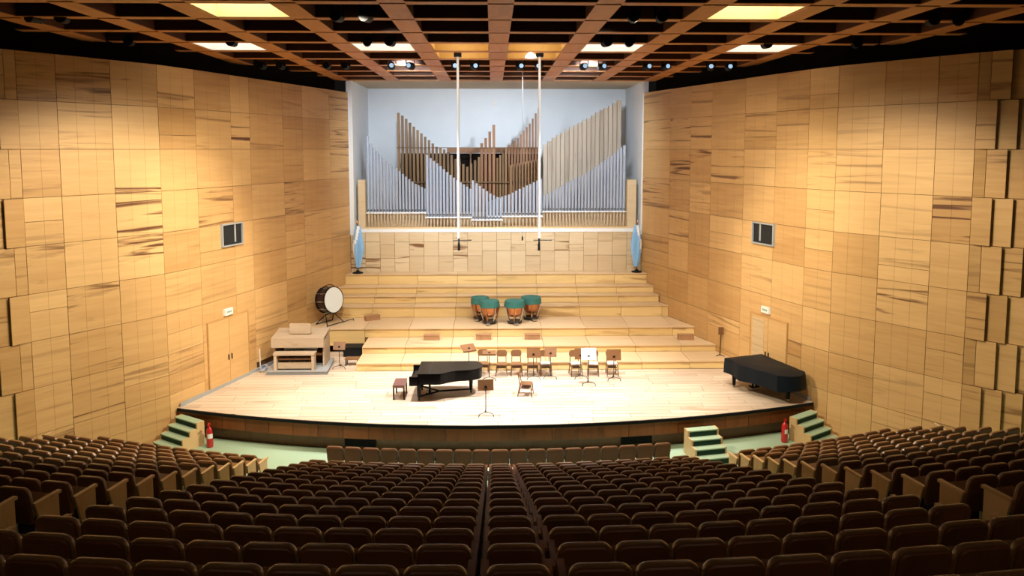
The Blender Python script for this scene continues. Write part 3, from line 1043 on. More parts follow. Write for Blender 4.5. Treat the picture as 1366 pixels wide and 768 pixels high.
wood_row(-5.0, -2.3, 15, W1, 38.2, 'pipe_wood_dark', 0.62)
wood_row(-2.1, -0.9, 7, [(-2.1, 9.3), (-1.5, 8.9), (-.9, 9.4)], 38.2, 'pipe_wood_dark', 0.6)
wood_row(-0.75, -0.13, 4, W2, 38.2, 'pipe_wood_red', 0.68)
wood_row(0.05, 0.5, 4, [(0.05, 9.35), (.5, 9.8)], 38.2, 'pipe_wood_dark', 0.66)
wood_row(0.66, 2.18, 11, W3, 38.2, 'pipe_wood_red', 0.62)
wood_row(0.74, 2.1, 10, [(0.74, 9.0), (2.1, 9.3)], 37.8, 'pipe_wood_dark', 0.5)
wood_row(2.52, 6.32, 18, W4, 38.2, 'pipe_wood_grey', 0.9)
k = MB()
k.box(-2.62, 2.34, 2.45, 2.6, 3.72, 4.02)
for i in range(9):
    xx = -2.6 + i * .6
    k.box(xx, xx + .08, 2.45, 2.6, 1.0, 3.72)
k.build('case_frame', 'pipe_wood_red', organ, col=(.8, .2, .3, 1))
MB().box(-5.1, 2.34, 2.75, 2.85, 0, 3.7).build('case_back', 'void_dark', organ)
k = MB()
k.box(-5.1, 2.3, 1.0, 1.05, 4.0 - .02, 4.0 + .02); k.box(-5.1, 2.3, 1.0, 1.05, 2.2, 2.26)
k.build('pipe_rack', 'pipe_wood_dark', organ)
MB().box(-6.6, 6.6, -.45, 2.0, 0.0, 0.06).build('wind_chest', 'light_wood', organ, col=(.6, 0, .2, 1))
MB().box(-6.55, 6.55, .25, .4, .06, .75).build('chest_board', 'stage_wall_veneer', organ, col=(.3, .1, .2, 1))
for x0, x1 in ((-6.84, -6.5), (6.52, 6.96)):
    MB().box(x0, x1, -.42, .1, 0.0, 2.41).build('flank_panel', 'stage_wall_veneer', organ, col=(.6, .1, .2, 1))
o = thing('wall_box', 'tiny white box on the niche wall above the organ pipes', 'wall box', (-0.11, 40.97, 12.3))
MB().box(-.14, .14, -.10, .03, -.12, .14).build('housing', 'paint_white', o)
MB().box(-.10, .10, -.115, -.10, -.08, .10).build('cover', 'paper_white', o)


# ------------------------------------------------------------------ hanging microphones
def mic_pole(x, y, zb, label, thin=False):
    t = thing('hanging_microphone', label, 'microphone', (x, y, zb), 0, 'microphone poles hanging from the ceiling')
    L = CEIL - zb
    if thin:
        MB().cyl((0, 0, .1), (0, 0, L + 1.22), .006, .006, 6).build('cable', 'rubber_grey', t)
        MB().lathe([(.01, -.06), (.03, -.04), (.03, .08), (.012, .12)], 8).build('microphone', 'matt_black', t)
        return
    MB().cyl((0, 0, .25), (0, 0, L - .1), .043, .043, 8).build('pole', 'paint_white', t, smooth=True)
    k = MB(); k.box(-.13, .13, -.12, .12, L - .1, L + .08); k.cyl((0, 0, L), (0, 0, L + 1.22), .02, .02, 6)
    k.build('ceiling_mount', 'matt_black', t)
    k = MB(); k.cyl((-.2, 0, .18), (.45, 0, .18), .02, .02, 6); k.cyl((0, 0, .15), (0, 0, .28), .03, .03, 6)
    k.build('cross_bar', 'dark_steel', t)
    MB().lathe([(.02, -.2), (.045, -.16), (.045, .02), (.025, .12), (.02, .17)], 8).build('microphone', 'matt_black', t)


mic_pole(-1.40, 26.1, 6.4, 'white microphone pole hanging from the coffer without a lamp')
mic_pole(1.45, 26.05, 6.4, 'white microphone pole hanging beside the small white ceiling lamp')
mic_pole(1.0, 29.5, 6.2, 'thin grey microphone cable hanging between the white poles', True)
t = thing('pendant_lamp', 'small glowing white lamp dish beside the microphone pole mount', 'lamp', (1.12, 25.7, 12.98))
MB().lathe([(.02, .14), (.16, .05), (.2, -.04), (.19, -.06), (.02, -.02)], 12).build('dish', 'bulb_white', t, smooth=True)
MB().cyl((0, 0, .12), (0, 0, .5), .02, .02, 6).build('stem', 'matt_black', t)

# ------------------------------------------------------------------ grand piano
pn = thing('grand_piano', 'glossy black concert grand piano with closed lid on the stage', 'piano', (-3.12, 25.95, STAGE_Z), 0)
OUT = [(0.0, -.76), (0.95, -.76), (1.15, -.70), (1.35, -.55), (1.6, -.42), (1.9, -.36), (2.2, -.28), (2.42, -.12), (2.52, .12), (2.5, .42), (2.36, .66), (2.1, .76), (0.0, .76)]


def smooth_outline(p, n=5):
    """round the curved (tail) stretch of the outline, keep the straight keyboard end"""
    out = [p[0]]
    for i in range(1, len(p) - 2):
        a, b_, c, d = p[i - 1], p[i], p[i + 1], p[i + 2]
        for q in range(n):
            t_ = q / n
            out.append(tuple(.5 * (2 * b_[k] + (c[k] - a[k]) * t_ + (2 * a[k] - 5 * b_[k] + 4 * c[k] - d[k]) * t_ ** 2 + (3 * b_[k] - a[k] - 3 * c[k] + d[k]) * t_ ** 3) for k in (0, 1)))
    return out + [p[-2], p[-1]]


OUT = smooth_outline(OUT)


def body_poly(dx, shrink=0):
    return [(max(p[0], dx) - (shrink if p[0] > 2 else 0), p[1] * (1 - shrink * .6)) for p in OUT]


MB().prism(body_poly(.30), .62, .98).build('case', 'gloss_black', pn, smooth=True)
MB().box(0.0, .34, -.76, .76, .58, .70).build('key_bed', 'gloss_black', pn)
k = MB(); k.box(.0, .34, -.76, -.66, .70, .90); k.box(.0, .34, .66, .76, .70, .90)
k.build('key_cheek', 'gloss_black', pn)
MB().prism([(.10, -.66), (.34, -.66), (.34, .66), (.10, .66)], .70, .80).build('fallboard', 'gloss_black', pn)
lp = [(p[0] + (.02 if p[0] > 1 else 0), p[1] * 1.025) for p in body_poly(.28)]
lid = MB().prism([(p[0], p[1]) for p in lp if p[0] > .62 or True], .985, 1.015).build('lid', 'gloss_black', pn)
MB().box(.70, .715, -.77, .77, 1.015, 1.02).build('lid_hinge', 'dark_steel', lid)
for lx, ly in ((.32, -.58), (.32, .58), (2.12, .22)):
    k = MB(); k.cyl((lx, ly, .62), (lx, ly, .12), .085, .055, 8)
    lg = k.build('leg', 'gloss_black', pn, smooth=True)
    k = MB(); k.cyl((lx - .03, ly, .05), (lx + .03, ly, .05), .05, .05, 8); k.box(lx - .03, lx + .03, ly - .03, ly + .03, .05, .13)
    k.build('caster', 'dark_steel', lg)
k = MB(); k.box(.62, .68, -.12, -.08, .12, .62); k.box(.62, .68, .08, .12, .12, .62); k.box(.52, .74, -.18, .18, .08, .14)
ly_ = k.build('pedal_lyre', 'gloss_black', pn)
k = MB()
for q in (-.09, 0, .09):
    k.box(.42, .54, q - .02, q + .02, .09, .11)
k.build('pedal', 'copper', ly_)
k = MB()
k.tube([(.32, -.58, .14), (1.0, .02, .14), (2.12, .22, .14)], .035); k.tube([(.32, .58, .14), (1.0, .02, .14)], .035)
k.build('dolly_frame', 'matt_black', pn)

t = thing('piano_bench', 'small piano bench with reddish brown top and black legs', 'bench', (-3.52, 25.85, STAGE_Z))
MB().box(-.21, .21, -.42, .42, .44, .53).build('bench_seat', 'bench_top', t)
for ax in (-.18, .18):
    for ay in (-.37, .37):
        MB().cyl((ax, ay, 0), (ax, ay, .44), .028, .03, 6).build('leg', 'matt_black', t)

# piano under a black cover along the right wall
cp_ = thing('covered_piano', 'grand piano under a dark cloth cover beside the side wall', 'piano', (9.25, 26.95, STAGE_Z), math.radians(-72))
# local x from the keyboard end to the tail, y across
CO = [(-.08, -.82), (0.9, -.84), (1.3, -.74), (1.9, -.55), (2.35, -.42), (2.62, -.12), (2.66, .25), (2.55, .62), (2.3, .80), (-.08, .84)]


def skirt(levels, rnd_):
    k = MB()
    dense = []
    for i in range(len(CO)):
        a, c = CO[i], CO[(i + 1) % len(CO)]
        m = max(2, int(math.hypot(c[0] - a[0], c[1] - a[1]) / .18))
        for q in range(m):
            dense.append((a[0] + (c[0] - a[0]) * q / m, a[1] + (c[1] - a[1]) * q / m))
    n_ = len(dense)
    cx = sum(p[0] for p in dense) / n_
    cy = sum(p[1] for p in dense) / n_
    vs_ = []
    for li, (z, g) in enumerate(levels):
        for i, p in enumerate(dense):
            wv = math.sin(i * 1.7) * .012 * li
            d = math.hypot(p[0] - cx, p[1] - cy)
            kk = (d + g + wv) / d
            zz = z + (math.sin(i * .9) * .03 if li == len(levels) - 1 else 0)
            vs_.append((cx + (p[0] - cx) * kk, cy + (p[1] - cy) * kk, zz))
    fs = []
    for li in range(len(levels) - 1):
        for i in range(n_):
            j = (i + 1) % n_
            fs.append((li * n_ + j, li * n_ + i, (li + 1) * n_ + i, (li + 1) * n_ + j))
    fs.append(tuple(range(n_)))
    return k.add(vs_, fs)


skirt([(1.06, -.08), (1.04, 0), (.8, .02), (.5, .03)], random).build('cloth_cover', 'cover_black', cp_, smooth=True)
for lx, ly in ((.25, -.62), (.25, .62), (2.2, .2)):
    k = MB(); k.cyl((lx, ly, .6), (lx, ly, .1), .085, .06, 8)
    lg = k.build('leg', 'gloss_black', cp_, smooth=True)
    MB().cyl((lx - .03, ly, .05), (lx + .03, ly, .05), .05, .05, 8).build('caster', 'steel', lg)
k = MB(); k.box(.6, .66, -.1, -.06, .1, .6); k.box(.6, .66, .06, .1, .1, .6); k.box(.5, .72, -.16, .16, .06, .12)
k.build('pedal_lyre', 'gloss_black', cp_)


# ------------------------------------------------------------------ orchestra chairs
def make_chair(label, pale):
    """faces -y, origin on the floor"""
    t = thing('orchestra_chair', label, 'chair', (0, 0, 0), 0, 'wooden chairs on the stage')
    k = MB()
    k.prism([(-.21, -.22), (.21, -.22), (.19, .20), (-.19, .20)], .43, .455)
    st = k.build('seat', 'brown_wood', t, col=(.9, .1, random.random(), 1))
    if pale:
        MB().prism([(-.20, -.215), (.20, -.215), (.18, .15), (-.18, .15)], .455, .485).build('seat_pad', 'seat_pad_pale', st)
    for sx_ in (-1, 1):
        MB().cyl((sx_ * .19, -.2, .43), (sx_ * .22, -.25, 0), .02, .016, 6).build('leg', 'brown_wood', t, col=(.4, .1, .5, 1))
        MB().tube([(sx_ * .20, .27, 0), (sx_ * .175, .19, .43), (sx_ * .16, .27, .88)], .018).build('leg', 'brown_wood', t, col=(.4, .1, .5, 1))
    MB().plate(rrect(-.21, .21, .66, .93, .11, .09, 4), [(.215, .02), (.22, 0), (.245, 0), (.25, .02)]).build('backrest', 'brown_wood', t, col=(.95, .1, random.random(), 1))
    k = MB(); k.tube([(-.205, -.22, .2), (.205, -.22, .2)], .012); k.tube([(-.205, -.22, .16), (-.19, .22, .16)], .012); k.tube([(.205, -.22, .16), (.19, .22, .16)], .012)
    k.box(-.17, .17, -.16, .16, .30, .33)
    k.build('stretcher', 'brown_wood', t, col=(.3, .1, .5, 1))
    return t


brown_chair = make_chair('x', False)
pale_chair = make_chair('x', True)
used = {}


def place_chair(proto, x, y, rz, label):
    if proto.name not in used:
        used[proto.name] = 1
        proto.location = (x, y, STAGE_Z)
        proto.rotation_euler = (0, 0, rz)
        proto['label'] = label
    else:
        dup(proto, (x, y, STAGE_Z), rz, label)


CY = 28.3
place_chair(brown_chair, -0.58, CY + .12, 0.05, 'brown wooden chair behind the flat low music desk next to the piano tail')
place_chair(brown_chair, 0.14, CY, -0.03, 'plain brown wooden chair, second of the row from the piano')
place_chair(brown_chair, 0.72, CY, 0.02, 'plain brown wooden chair, third of the row from the piano')
place_chair(brown_chair, 1.35, CY - .05, 0.0, 'brown wooden chair hidden behind a square brown music stand')
place_chair(pale_chair, 1.86, CY - .05, 0.06, 'brown wooden chair with pale pad behind an angled music stand')
place_chair(pale_chair, 3.03, CY - .1, 0.12, 'brown wooden chair with pale pad on the piano side of the white score')
place_chair(pale_chair, 3.72, CY - .1, -0.1, 'brown wooden chair with pale pad just past the white score')
place_chair(pale_chair, 4.46, CY - .1, 0.0, 'brown wooden chair at the far end of the row from the piano')
place_chair(brown_chair, 0.98, 25.85, math.radians(80), 'lone wooden chair standing sideways in front of the row of chairs')


# ------------------------------------------------------------------ music stands
def music_stand(x, y, rz, h, tilt, wd, ht, label, mat='brown_wood', white=False, base=True):
    t = thing('music_stand', label, 'music stand', (x, y, STAGE_Z), rz, 'music stands')
    MB().cyl((0, 0, .1), (0, 0, h), .016, .014, 6).build('pole', 'dark_steel', t)
    k = MB()
    for a in (0, 120, 240):
        c, s_ = math.cos(math.radians(a + 90)), math.sin(math.radians(a + 90))
        k.tube([(0, 0, .13), (.26 * c, .26 * s_, .09), (.29 * c, .29 * s_, 0)], .014)
    k.build('tripod', 'dark_steel', t)
    mt = Matrix.Translation((0, 0, h)) @ Matrix.Rotation(math.radians(tilt), 4, 'X')
    k = MB()
    k.box(-wd / 2, wd / 2, -.01, .01, -ht * .35, ht * .65, 0, mt)
    k.box(-wd / 2, wd / 2, .01, .06, -ht * .35, -ht * .35 + .02, 0, mt)
    dk = k.build('desk', mat, t, col=(.9, .1, random.random(), 1))
    k = MB(); k.box(-.04, .04, -.03, -.01, -.03, .03, 0, mt)
    k.build('clamp', 'matt_black', dk)
    if white:
        MB().box(-wd / 2 - .02, wd / 2 + .02, -.028, -.018, -ht * .33, ht * .72, 0, mt).build('score_sheet', 'paper_white', dk)


music_stand(-0.44, 23.85, 0.10, .98, -14, .52, .36, 'brown music stand standing alone at the front of the stage')
music_stand(-1.12, 27.75, 0.45, 1.20, -62, .55, .38, 'tall music stand with tilted desk rising behind the piano')
music_stand(-0.34, 27.65, 0.0, 1.05, -82, .52, .36, 'music stand with its desk laid flat by the piano tail')
music_stand(1.36, 27.75, 0.0, .96, -14, .52, .38, 'square brown music stand facing the hall before the fourth chair')
music_stand(2.02, 27.8, -.15, .98, -30, .46, .36, 'brown music stand turned slightly before the first chair with a pale pad')
music_stand(3.17, 27.75, 0.1, .90, -10, .46, .42, 'brown music stand half hidden behind the white score')
music_stand(3.38, 26.95, 0.0, 1.10, -18, .52, .42, 'music stand holding a large white sheet of music', white=True)
music_stand(4.42, 27.5, 0.0, .92, -12, .54, .42, 'brown music stand before the chair at the far end of the row')
music_stand(-6.38, 29.3, 0.0, .88, -30, .48, .32, 'brown music stand beside the organ console')

# ------------------------------------------------------------------ small wooden blocks on the tiers
for i, (x, y, z, rz, lb) in enumerate(((-5.72, 33.4, 2.02, .5, 'brown wooden block on the third tier near the bass drum'),
                                   (-2.84, 31.35, 1.62, 0, 'brown wooden block on the second tier above the grand piano keyboard'),
                                   (-0.6, 31.35, 1.62, 0, 'brown wooden block on the second tier above the piano tail'),
                                   (1.51, 31.35, 1.62, 0, 'brown wooden block on the second tier behind the row of chairs'),
                                   (8.12, 31.1, 1.62, -.05, 'brown wooden block on the second tier next to the side wall'))):
    t = thing('wooden_block', lb, 'block', (x, y, z), rz, 'wooden blocks on the tiers')
    MB().box(-.33, .33, -.14, .14, 0, .20).build('box_body', 'block_wood', t, col=(1, .2, random.random(), 1))
    MB().box(-.345, .345, -.155, .155, .20, .225).build('box_top', 'block_wood', t, col=(1, 0, random.random(), 1))

# ------------------------------------------------------------------ timpani
tp = thing('timpano', 'x', 'drum', (0, 0, 0), 0, 'covered timpani')
MB().lathe([(.06, .30), (.20, .34), (.31, .44), (.37, .58), (.39, .74), (.395, .86)], 20).build('bowl', 'copper', tp, smooth=True)
MB().lathe([(.415, .76), (.44, .77), (.425, .92), (.41, 1.0), (.39, 1.05), (.2, 1.07), (.02, 1.075)], 24, wob=lambda k, t: 0.03 * math.sin(5 * t) * (1 if k < 2 else .2)).build('cloth_cover', 'cover_green', tp, smooth=True)
for a in range(6):
    c, s_ = math.cos(a * PI / 3 + .3), math.sin(a * PI / 3 + .3)
    MB().tube([(.42 * c, .42 * s_, .76), (.36 * c, .36 * s_, .45), (.26 * c, .26 * s_, .12)], .022).build('strut', 'steel' if a % 2 else 'copper', tp)
k = MB(); k.lathe([(.30, .06), (.31, .08), (.31, .12), (.28, .14)], 14)
for a in range(3):
    c, s_ = math.cos(a * 2 * PI / 3 - PI / 2), math.sin(a * 2 * PI / 3 - PI / 2)
    k.cyl((.26 * c, .26 * s_, 0), (.26 * c, .26 * s_, .08), .05, .05, 8)
k.build('base_ring', 'dark_steel', tp)
MB().box(-.09, .09, -.52, -.26, .05, .10).build('pedal', 'steel', tp)
for i, (x, y, sc, lb) in enumerate(((-0.78, 33.38, 1.0, 'rear timpano under a green cover on the bass drum side'),
                                (-0.34, 32.6, 1.03, 'front timpano under a green cover on the bass drum side'),
                                (0.78, 32.6, 1.08, 'front timpano under a green cover on the covered piano side'),
                                (1.55, 33.38, 1.12, 'rear timpano under a green cover on the covered piano side'))):
    if i == 0:
        tp.location = (x, y, 2.02); tp['label'] = lb; tp.rotation_euler = (0, 0, -.3)
    else:
        o = dup(tp, (x, y, 2.02), (-.3, -.15, .15, .3)[i], lb)
        o.scale = (sc, sc, 1.0)

# ------------------------------------------------------------------ bass drum
t = thing('bass_drum', 'large bass drum with white head tilted on its stand by the side wall', 'drum', (-7.5, 32.75, 2.02), math.radians(57))
# axis along local -y, slightly tilted upwards
mt = Matrix.Translation((0, 0, 1.08)) @ Matrix.Rotation(math.radians(90 - 6), 4, 'X')
MB().lathe([(.56, -.28), (.56, .28)], 28, mat=mt, cap=False).build('shell', 'drum_shell', t, smooth=True)
for z in (-.28, .22):
    MB().lathe([(.565, z), (.60, z), (.60, z + .06), (.565, z + .06), (.565, z)], 28, mat=mt, cap=False).build('hoop', 'matt_black', t, smooth=True)
MB().lathe([(.57, .24), (.57, .275), (.3, .279), (.01, .28)], 28, mat=mt).build('drum_head', 'drum_head', t, smooth=True)
for i in range(10):
    a = 2 * PI * i / 10
    k = MB(); k.cyl((.60 * math.cos(a), .60 * math.sin(a), -.24), (.60 * math.cos(a), .60 * math.sin(a), .28), .012, .012, 6, 0, mt)
    k.cyl((.575 * math.cos(a), .575 * math.sin(a), -.10), (.575 * math.cos(a), .575 * math.sin(a), .10), .028, .028, 6, 0, mt)
    k.build('tension_rod', 'steel', t)
MB().tube([(.62 * math.cos(.45 + q * .28), 0.05, 1.08 + .68 * math.sin(.45 + q * .28)) for q in range(9)], .02).build('carry_hoop', 'matt_black', t)
k = MB()
k.tube([(-.5, -.35, .03), (-.25, 0, .45), (-.5, .35, .03)], .022); k.tube([(.5, -.35, .03), (.25, 0, .45), (.5, .35, .03)], .022)
k.tube([(-.5, -.35, .03), (.5, -.35, .03)], .022); k.tube([(-.5, .35, .03), (.5, .35, .03)], .022); k.tube([(-.5, -.35, .03), (-.75, -.6, .03)], .02); k.tube([(.5, -.35, .03), (.95, -.5, .1), (1.0, -.5, .0)], .02)
k.tube([(-.25, 0, .45), (.25, 0, .45)], .03)
k.build('stand', 'matt_black', t)

# ------------------------------------------------------------------ organ console on its low platform
t = thing('console_platform', 'low grey platform carrying the organ console and its bench', 'platform', (-7.92, 28.45, STAGE_Z), 0)
MB().prism([(-1.12, 0), (1.22, 0), (1.12, 1.8), (-1.22, 1.8)], 0, .12).build('deck', 'rubber_grey', t)
MB().prism([(-1.14, -.02), (1.24, -.02), (1.14, 1.82), (-1.24, 1.82)], .12, .16).build('top_sheet', 'window_frame_grey', t)
t = thing('organ_console', 'pale wooden organ console with open front on its low platform', 'organ console', (-7.92, 28.45, STAGE_Z), 0)
for x0 in (-1.0, .94):
    MB().add([(x0, .55, .16), (x0 + .06, .55, .16), (x0 + .06, 1.6, .16), (x0, 1.6, .16), (x0, .62, 1.10), (x0 + .06, .62, 1.10), (x0 + .06, 1.6, 1.42), (x0, 1.6, 1.42), ],
             [(0, 3, 2, 1), (4, 5, 6, 7), (0, 1, 5, 4), (1, 2, 6, 5), (2, 3, 7, 6), (3, 0, 4, 7)]).build('side_panel', 'console_wood', t)
MB().box(-1.04, 1.02, .40, .62, .98, 1.32).build('front_rail', 'console_wood', t, col=(.35, .2, .4, 1))
MB().add([(-1.04, .40, 1.32), (1.02, .40, 1.32), (1.02, 1.62, 1.46), (-1.04, 1.62, 1.46), (-1.04, .40, 1.36), (1.02, .40, 1.36), (1.02, 1.62, 1.50), (-1.04, 1.62, 1.50)],
         [(0, 3, 2, 1), (4, 5, 6, 7), (0, 1, 5, 4), (1, 2, 6, 5), (2, 3, 7, 6), (3, 0, 4, 7)]).build('top_lid', 'console_wood', t, col=(.3, .2, .6, 1))
MB().box(-.94, .94, 1.52, 1.58, .16, 1.42).build('back_panel', 'brown_wood', t)
k = MB()
for r in range(3):
    k.box(-.66, .66, .70 + r * .14, .86 + r * .14, .72 + r * .08, .76 + r * .08)
k.build('keyboard', 'paper_white', t)
MB().box(-.9, .9, .66, 1.45, .6, .70).build('key_desk', 'brown_wood', t)
for i in range(12):
    MB().box(-.60 + i * .1, -.55 + i * .1, .5, 1.4, .20, .24).build('pedal_key', 'console_wood', t)
MB().plate(rrect(-.42, .44, 1.44, 1.86, .06), [(.78, .015), (.80, 0), (.83, 0), (.85, .015)]).build('music_desk', 'console_wood', t, col=(.75, .1, .1, 1))
o = thing('organ_bench', 'pale wooden organist bench in front of the console', 'bench', (-7.98, 28.62, STAGE_Z + .16), 0)
MB().box(-.80, .80, -.18, .20, .62, .70).build('bench_seat', 'console_wood', o, col=(.4, .2, .2, 1))
for x0 in (-.78, .68):
    MB().box(x0, x0 + .1, -.16, .18, 0, .62).build('bench_end', 'console_wood', o)
MB().box(-.68, .68, -.02, .04, .40, .48).build('stretcher', 'brown_wood', o)
MB().box(-.66, .66, -.04, .0, .06, .30).build('front_board', 'console_wood', o)
o = thing('coiled_hose', 'pale blue cable coil on the boards beside the console platform', 'cable', (-9.33, 29.0, STAGE_Z))
k = MB()
k.tube([(.08 * math.cos(a * .35) * (1 + .01 * a), .26 * math.sin(a * .35) * (1 + .01 * a), .03 + .006 * a) for a in range(30)], .02)
k.build('cable_loop', 'hose_blue', o)
MB().tube([(.05, .2, .1), (.0, .3, .05), (-.02, .4, .02)], .022).build('cable_end', 'hose_blue', o)
o = thing('equipment_case', 'black equipment case in the hollow beside the organ console', 'case', (-6.05, 31.2, STAGE_Z), 0)
MB().box(-.5, .4, -.3, .35, .02, .36).build('case_body', 'matt_black', o)
k = MB(); k.box(-.52, .42, -.32, .37, .36, .42); k.build('case_lid', 'matt_black', o)
o = thing('low_stool', 'low brown wooden stool beside the lowest tier', 'stool', (-5.95, 29.75, STAGE_Z), 0)
MB().box(-.28, .28, -.18, .18, .26, .31).build('stool_top', 'brown_wood', o, col=(1, 0, .2, 1))
for ax in (-.24, .24):
    for ay in (-.14, .14):
        MB().cyl((ax, ay, 0), (ax, ay, .26), .025, .025, 6).build('leg', 'dark_steel', o)
# leaning stick at the right wall, conduit by the left wall
o = thing('leaning_stand', 'thin dark stand with small wooden head against the side wall', 'stand', (9.22, 29.75, 1.33))
MB().tube([(-.05, -.1, 0), (.02, .0, .95)], .02).build('pole', 'dark_steel', o)
MB().box(-.10, .10, -.06, .02, .85, 1.15).build('head', 'brown_wood', o)
MB().tube([(-.25, -.25, .0), (-.05, -.1, .03), (.1, -.3, 0)], .018).build('foot', 'dark_steel', o)
o = thing('conduit', 'thin white vertical conduit on the side wall near the console', 'conduit', (-9.52, 29.2, STAGE_Z))
MB().cyl((0, 0, .05), (0, 0, .85), .02, .02, 6).build('pipe', 'paint_white', o)
MB().box(-.06, .06, -.03, .03, 0, .1).build('foot_box', 'paint_white', o)


# ------------------------------------------------------------------ flags
def flag(x, y, s, label):
    t = thing('flag', label, 'flag', (x, y, 3.74), 0, 'furled flags beside the organ niche')
    MB().lathe([(.26, 0), (.26, .04), (.1, .09), (.04, .16)], 14).build('base', 'matt_black', t, smooth=True)
    MB().cyl((0, 0, .1), (0, 0, 2.42), .02, .018, 8).build('pole', 'brown_wood', t)
    MB().lathe([(.02, 2.42), (.05, 2.47), (.035, 2.52), (.005, 2.6)], 8).build('finial', 'copper', t, smooth=True)
    k = MB()
    n_, m_ = 24, 12
    vs_, fs, mi = [], [], []
    for j in range(m_ + 1):
        z = 2.34 - j / m_ * 2.05
        wid = .07 + .15 * math.sin(PI * min(1, (j / m_) * .85 + .08)) ** 1.2
        for i in range(n_):
            a = 2 * PI * i / n_
            r = wid * (1 + .22 * math.sin(6 * a + j * .25))
            vs_.append((s * .04 + r * math.cos(a), r * .7 * math.sin(a) - .02, z))
    for j in range(m_):
        for i in range(n_):
            i2 = (i + 1) % n_
            fs.append((j * n_ + i, j * n_ + i2, (j + 1) * n_ + i2, (j + 1) * n_ + i))
            u = (i + j * .9 * s) % n_ / n_
            mi.append(1 if .68 < u < .84 else 0)
    fs += [tuple(range(n_)), tuple(m_ * n_ + i for i in range(n_ - 1, -1, -1))]
    mi += [0, 0]
    k.v, k.f, k.mi = vs_, [tuple(f) for f in fs], mi
    k.build('flag_cloth', ['flag_blue', 'flag_white'], t, smooth=True)


flag(-6.82, 36.05, 1, 'furled light blue and white flag on a floor stand, bass drum side')
flag(6.93, 36.02, -1, 'furled light blue and white flag on a floor stand, covered piano side')

# ------------------------------------------------------------------ seats
LEAN = Matrix.Translation((0, -.02, .40)) @ Matrix.Rotation(math.radians(10), 4, 'X') @ Matrix.Translation((0, 0, -.40))
S_BACK = MB().plate(rrect(-.247, .247, .28, .842, .085, .05, 4), [(-.045, .014), (-.033, 0), (-.005, 0)], 0, LEAN).mesh('back_shell', 'seat_wood')
S_CUSH = MB().plate(rrect(-.262, .262, .36, .857, .095, .05, 4), [(-.018, .0), (.012, -.003), (.045, .012), (.06, .05)], 0, LEAN).mesh('back_cushion', 'seat_leather', True)
tilt = Matrix.Translation((0, .08, .40)) @ Matrix.Rotation(math.radians(14), 4, 'X')
S_SEAT = MB().box(-.235, .235, 0, .36, -.05, .05, 0, tilt).mesh('seat_cushion', 'seat_leather')
S_STAND = MB().box(-.03, .03, -.02, .22, .02, .38).box(-.16, .16, -.04, .24, 0, .03).mesh('stand', 'seat_dark')
S_ARM = MB().box(.258, .292, -.02, .30, .54, .575).box(.264, .286, .02, .28, .30, .54, 1).mesh('armrest', ['seat_wood', 'seat_dark'])


def end_panel(sd, mat='light_wood'):
    k = MB()
    x0, x1 = sd * .275 - .02, sd * .275 + .02
    pr = [(.12, 0), (.40, 0), (.40, .56), (-.02, .56)]
    n_ = 4
    vs_ = [(x0, p[0], p[1]) for p in pr] + [(x1, p[0], p[1]) for p in pr]
    fs = [(0, 3, 2, 1), (4, 5, 6, 7), (0, 1, 5, 4), (1, 2, 6, 5), (2, 3, 7, 6), (3, 0, 4, 7)]
    k.add(vs_, fs)
    return k.mesh('end_panel', mat)


def end_arm(sd):
    return MB().box(sd * .275 - .035, sd * .275 + .035, -.04, .44, .56, .605).mesh('end_armrest', 'light_wood')


S_END = {-1: end_panel(-1), 1: end_panel(1)}
S_EARM = {-1: end_arm(-1), 1: end_arm(1)}
S_EARMC = {-1: S_EARM[-1].copy(), 1: S_EARM[1].copy()}
for q in S_EARMC.values():
    q.materials[0] = M['seat_wood']
S_ENDC = {-1: end_panel(-1, 'seat_wood'), 1: end_panel(1, 'seat_wood')}

ORD = ['first', 'second', 'third', 'fourth', 'fifth', 'sixth', 'seventh', 'eighth', 'ninth', 'tenth', 'eleventh', 'twelfth', 'thirteenth', 'fourteenth', 'fifteenth', 'sixteenth', 'seventeenth', 'eighteenth']
seats = []      # (visible size, x, y, z, rz, label, group, ends)
W = 0.553


def vis(x, y, z):
    u, v = project(x, y - .1, z + .86)
    u2, v2 = project(x, y - 1.1, z + .86 + .377)
    if u < -45 or u > 1411 or v > 772:      # beyond the frame: only part of the joined seats
        return 0.01
    ua, _ = project(x - .25, y, z + .8)
    ub, _ = project(x + .25, y, z + .8)
    return (ub - ua) * max(2.0, min(v2 - v, (project(x, y, z + .3)[1] - v)))


def add_seat(x, yc, z, label, group, ends, boost=1.0):
    y = yc + .08 + arc(x)
    v = vis(x, y, z) * boost
    if v > 0:
        seats.append((v, x, y, z, math.asin(x / RS), label, group, ends))


NUM = ['one', 'two', 'three', 'four', 'five', 'six', 'seven', 'eight', 'nine', 'ten', 'eleven', 'twelve', 'thirteen', 'fourteen', 'fifteen', 'sixteen', 'seventeen']
for k in range(19):                                     # the short front row on the flat floor
    d = 'in the middle' if k == 9 else ORD[8 - abs(k - 9) + 1] + ' from the ' + ('extinguisher by the door' if k < 9 else 'free-standing stairs') + ' end'
    add_seat((k - 9) * W, 21.4, 0.0, 'tan edged brown seat of the short front row, ' + d, 'seats of the short front row', [], 1.6)
for i in range(17):
    rw = 'row ' + NUM[i] + ' behind front row'
    add_seat(0, ROW_Y[i], ROW_Z[i], 'brown seat of the single centre file, ' + rw, 'seats of the single centre file', [1, -1])
    for k in range(9):
        for s in (-1, 1):
            x = s * (.67 + W * k)
            lb = 'brown seat ' + ORD[k] + ' from centre file, ' + rw + ', ' + ('double door' if s < 0 else 'covered piano') + ' half'
            add_seat(x, ROW_Y[i], ROW_Z[i], lb, 'seats of the middle block', [-s] if k == 0 else ([s] if k == 8 else []))
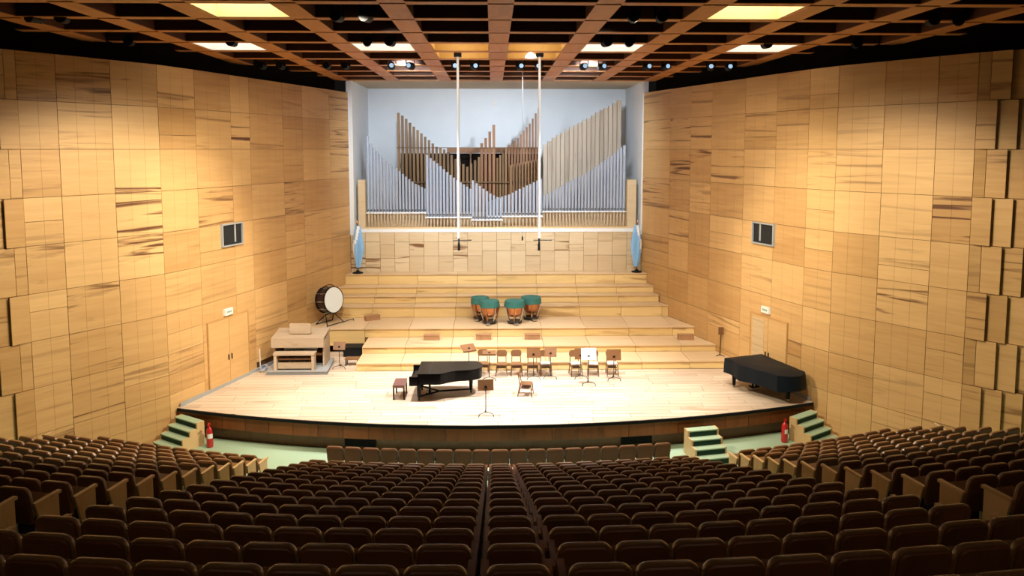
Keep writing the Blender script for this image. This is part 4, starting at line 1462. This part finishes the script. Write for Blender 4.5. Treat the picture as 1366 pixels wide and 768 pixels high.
for i in range(16):
    for s in (-1, 1):
        k = 0
        xx = 7.12
        while True:
            x = s * xx
            y = ROW_Y[i] + arc(x)
            if k > 17 or xx > 12.9 or xx + .42 > wallx(y) or xx + .42 > wallx(y + .3):
                break
            sd = ('double door' if s < 0 else 'covered piano') + ' side'
            if k == 0:
                add_seat(x, ROW_Y[i], ROW_Z[i], 'brown seat with pale wooden aisle armrest, row ' + NUM[i] + ' of side block, ' + sd, 'aisle seats of the side blocks', [-s], 4.0)
            else:
                add_seat(x, ROW_Y[i], ROW_Z[i], 'brown seat ' + ORD[k] + ' from the aisle, row ' + NUM[i] + ' of side block, ' + sd, 'seats of the side blocks', [])
            k += 1
            xx += W * math.cos(math.asin(xx / RS))
seats.sort(key=lambda q: -q[0])
print('SEATS', len(seats))
rest = [MB(), MB(), MB(), MB(), MB()]
rnd = random.Random(9)
for n_, (v, x, y, z, rz, lb, gp, ends) in enumerate(seats):
    if n_ < 300 and v > 0.1:
        t = thing('auditorium_seat', lb, 'seat', (x, y, z), rz, gp)
        for nm, me in (('back_shell', S_BACK), ('back_cushion', S_CUSH), ('seat_cushion', S_SEAT), ('stand', S_STAND)):
            link(nm, me, t, (0, 0, 0), (0, 0, 0), (rnd.uniform(.1, 1), .2, rnd.random(), 1))
        if 1 not in ends:
            link('armrest', S_ARM, t)
        for e in ends:
            dk = abs(x) < 1
            ep = link('end_panel', (S_ENDC if dk else S_END)[e], t)
            link('end_armrest', (S_EARMC if dk else S_EARM)[e], ep)
    else:
        mt = Matrix.Translation((x, y, z)) @ Matrix.Rotation(rz, 4, 'Z')
        for bi, me in enumerate([S_BACK, S_CUSH, S_SEAT, S_STAND]):
            rest[min(bi, 2)].add([tuple(q.co) for q in me.vertices], [tuple(p.vertices) for p in me.polygons], 0, mt)
        if 1 not in ends:
            rest[2].add([tuple(q.co) for q in S_ARM.vertices], [tuple(p.vertices) for p in S_ARM.polygons], 0, mt)
        for e in ends:
            for me in (S_END[e], S_EARM[e]):
                rest[0 if abs(x) < 1 else 3].add([tuple(q.co) for q in me.vertices], [tuple(p.vertices) for p in me.polygons], 0, mt)
allm = MB()
for mi, r in enumerate(rest[:4]):
    if r.v:
        allm.add(r.v, r.f, mi)
if allm.v:
    tag(allm.build('distant_seats', ['seat_wood', 'seat_leather', 'seat_dark', 'light_wood'], col=(.5, .2, .3, 1)), 'remaining brown seats filling the farther rows and row ends of all blocks', 'seats', kind='stuff')
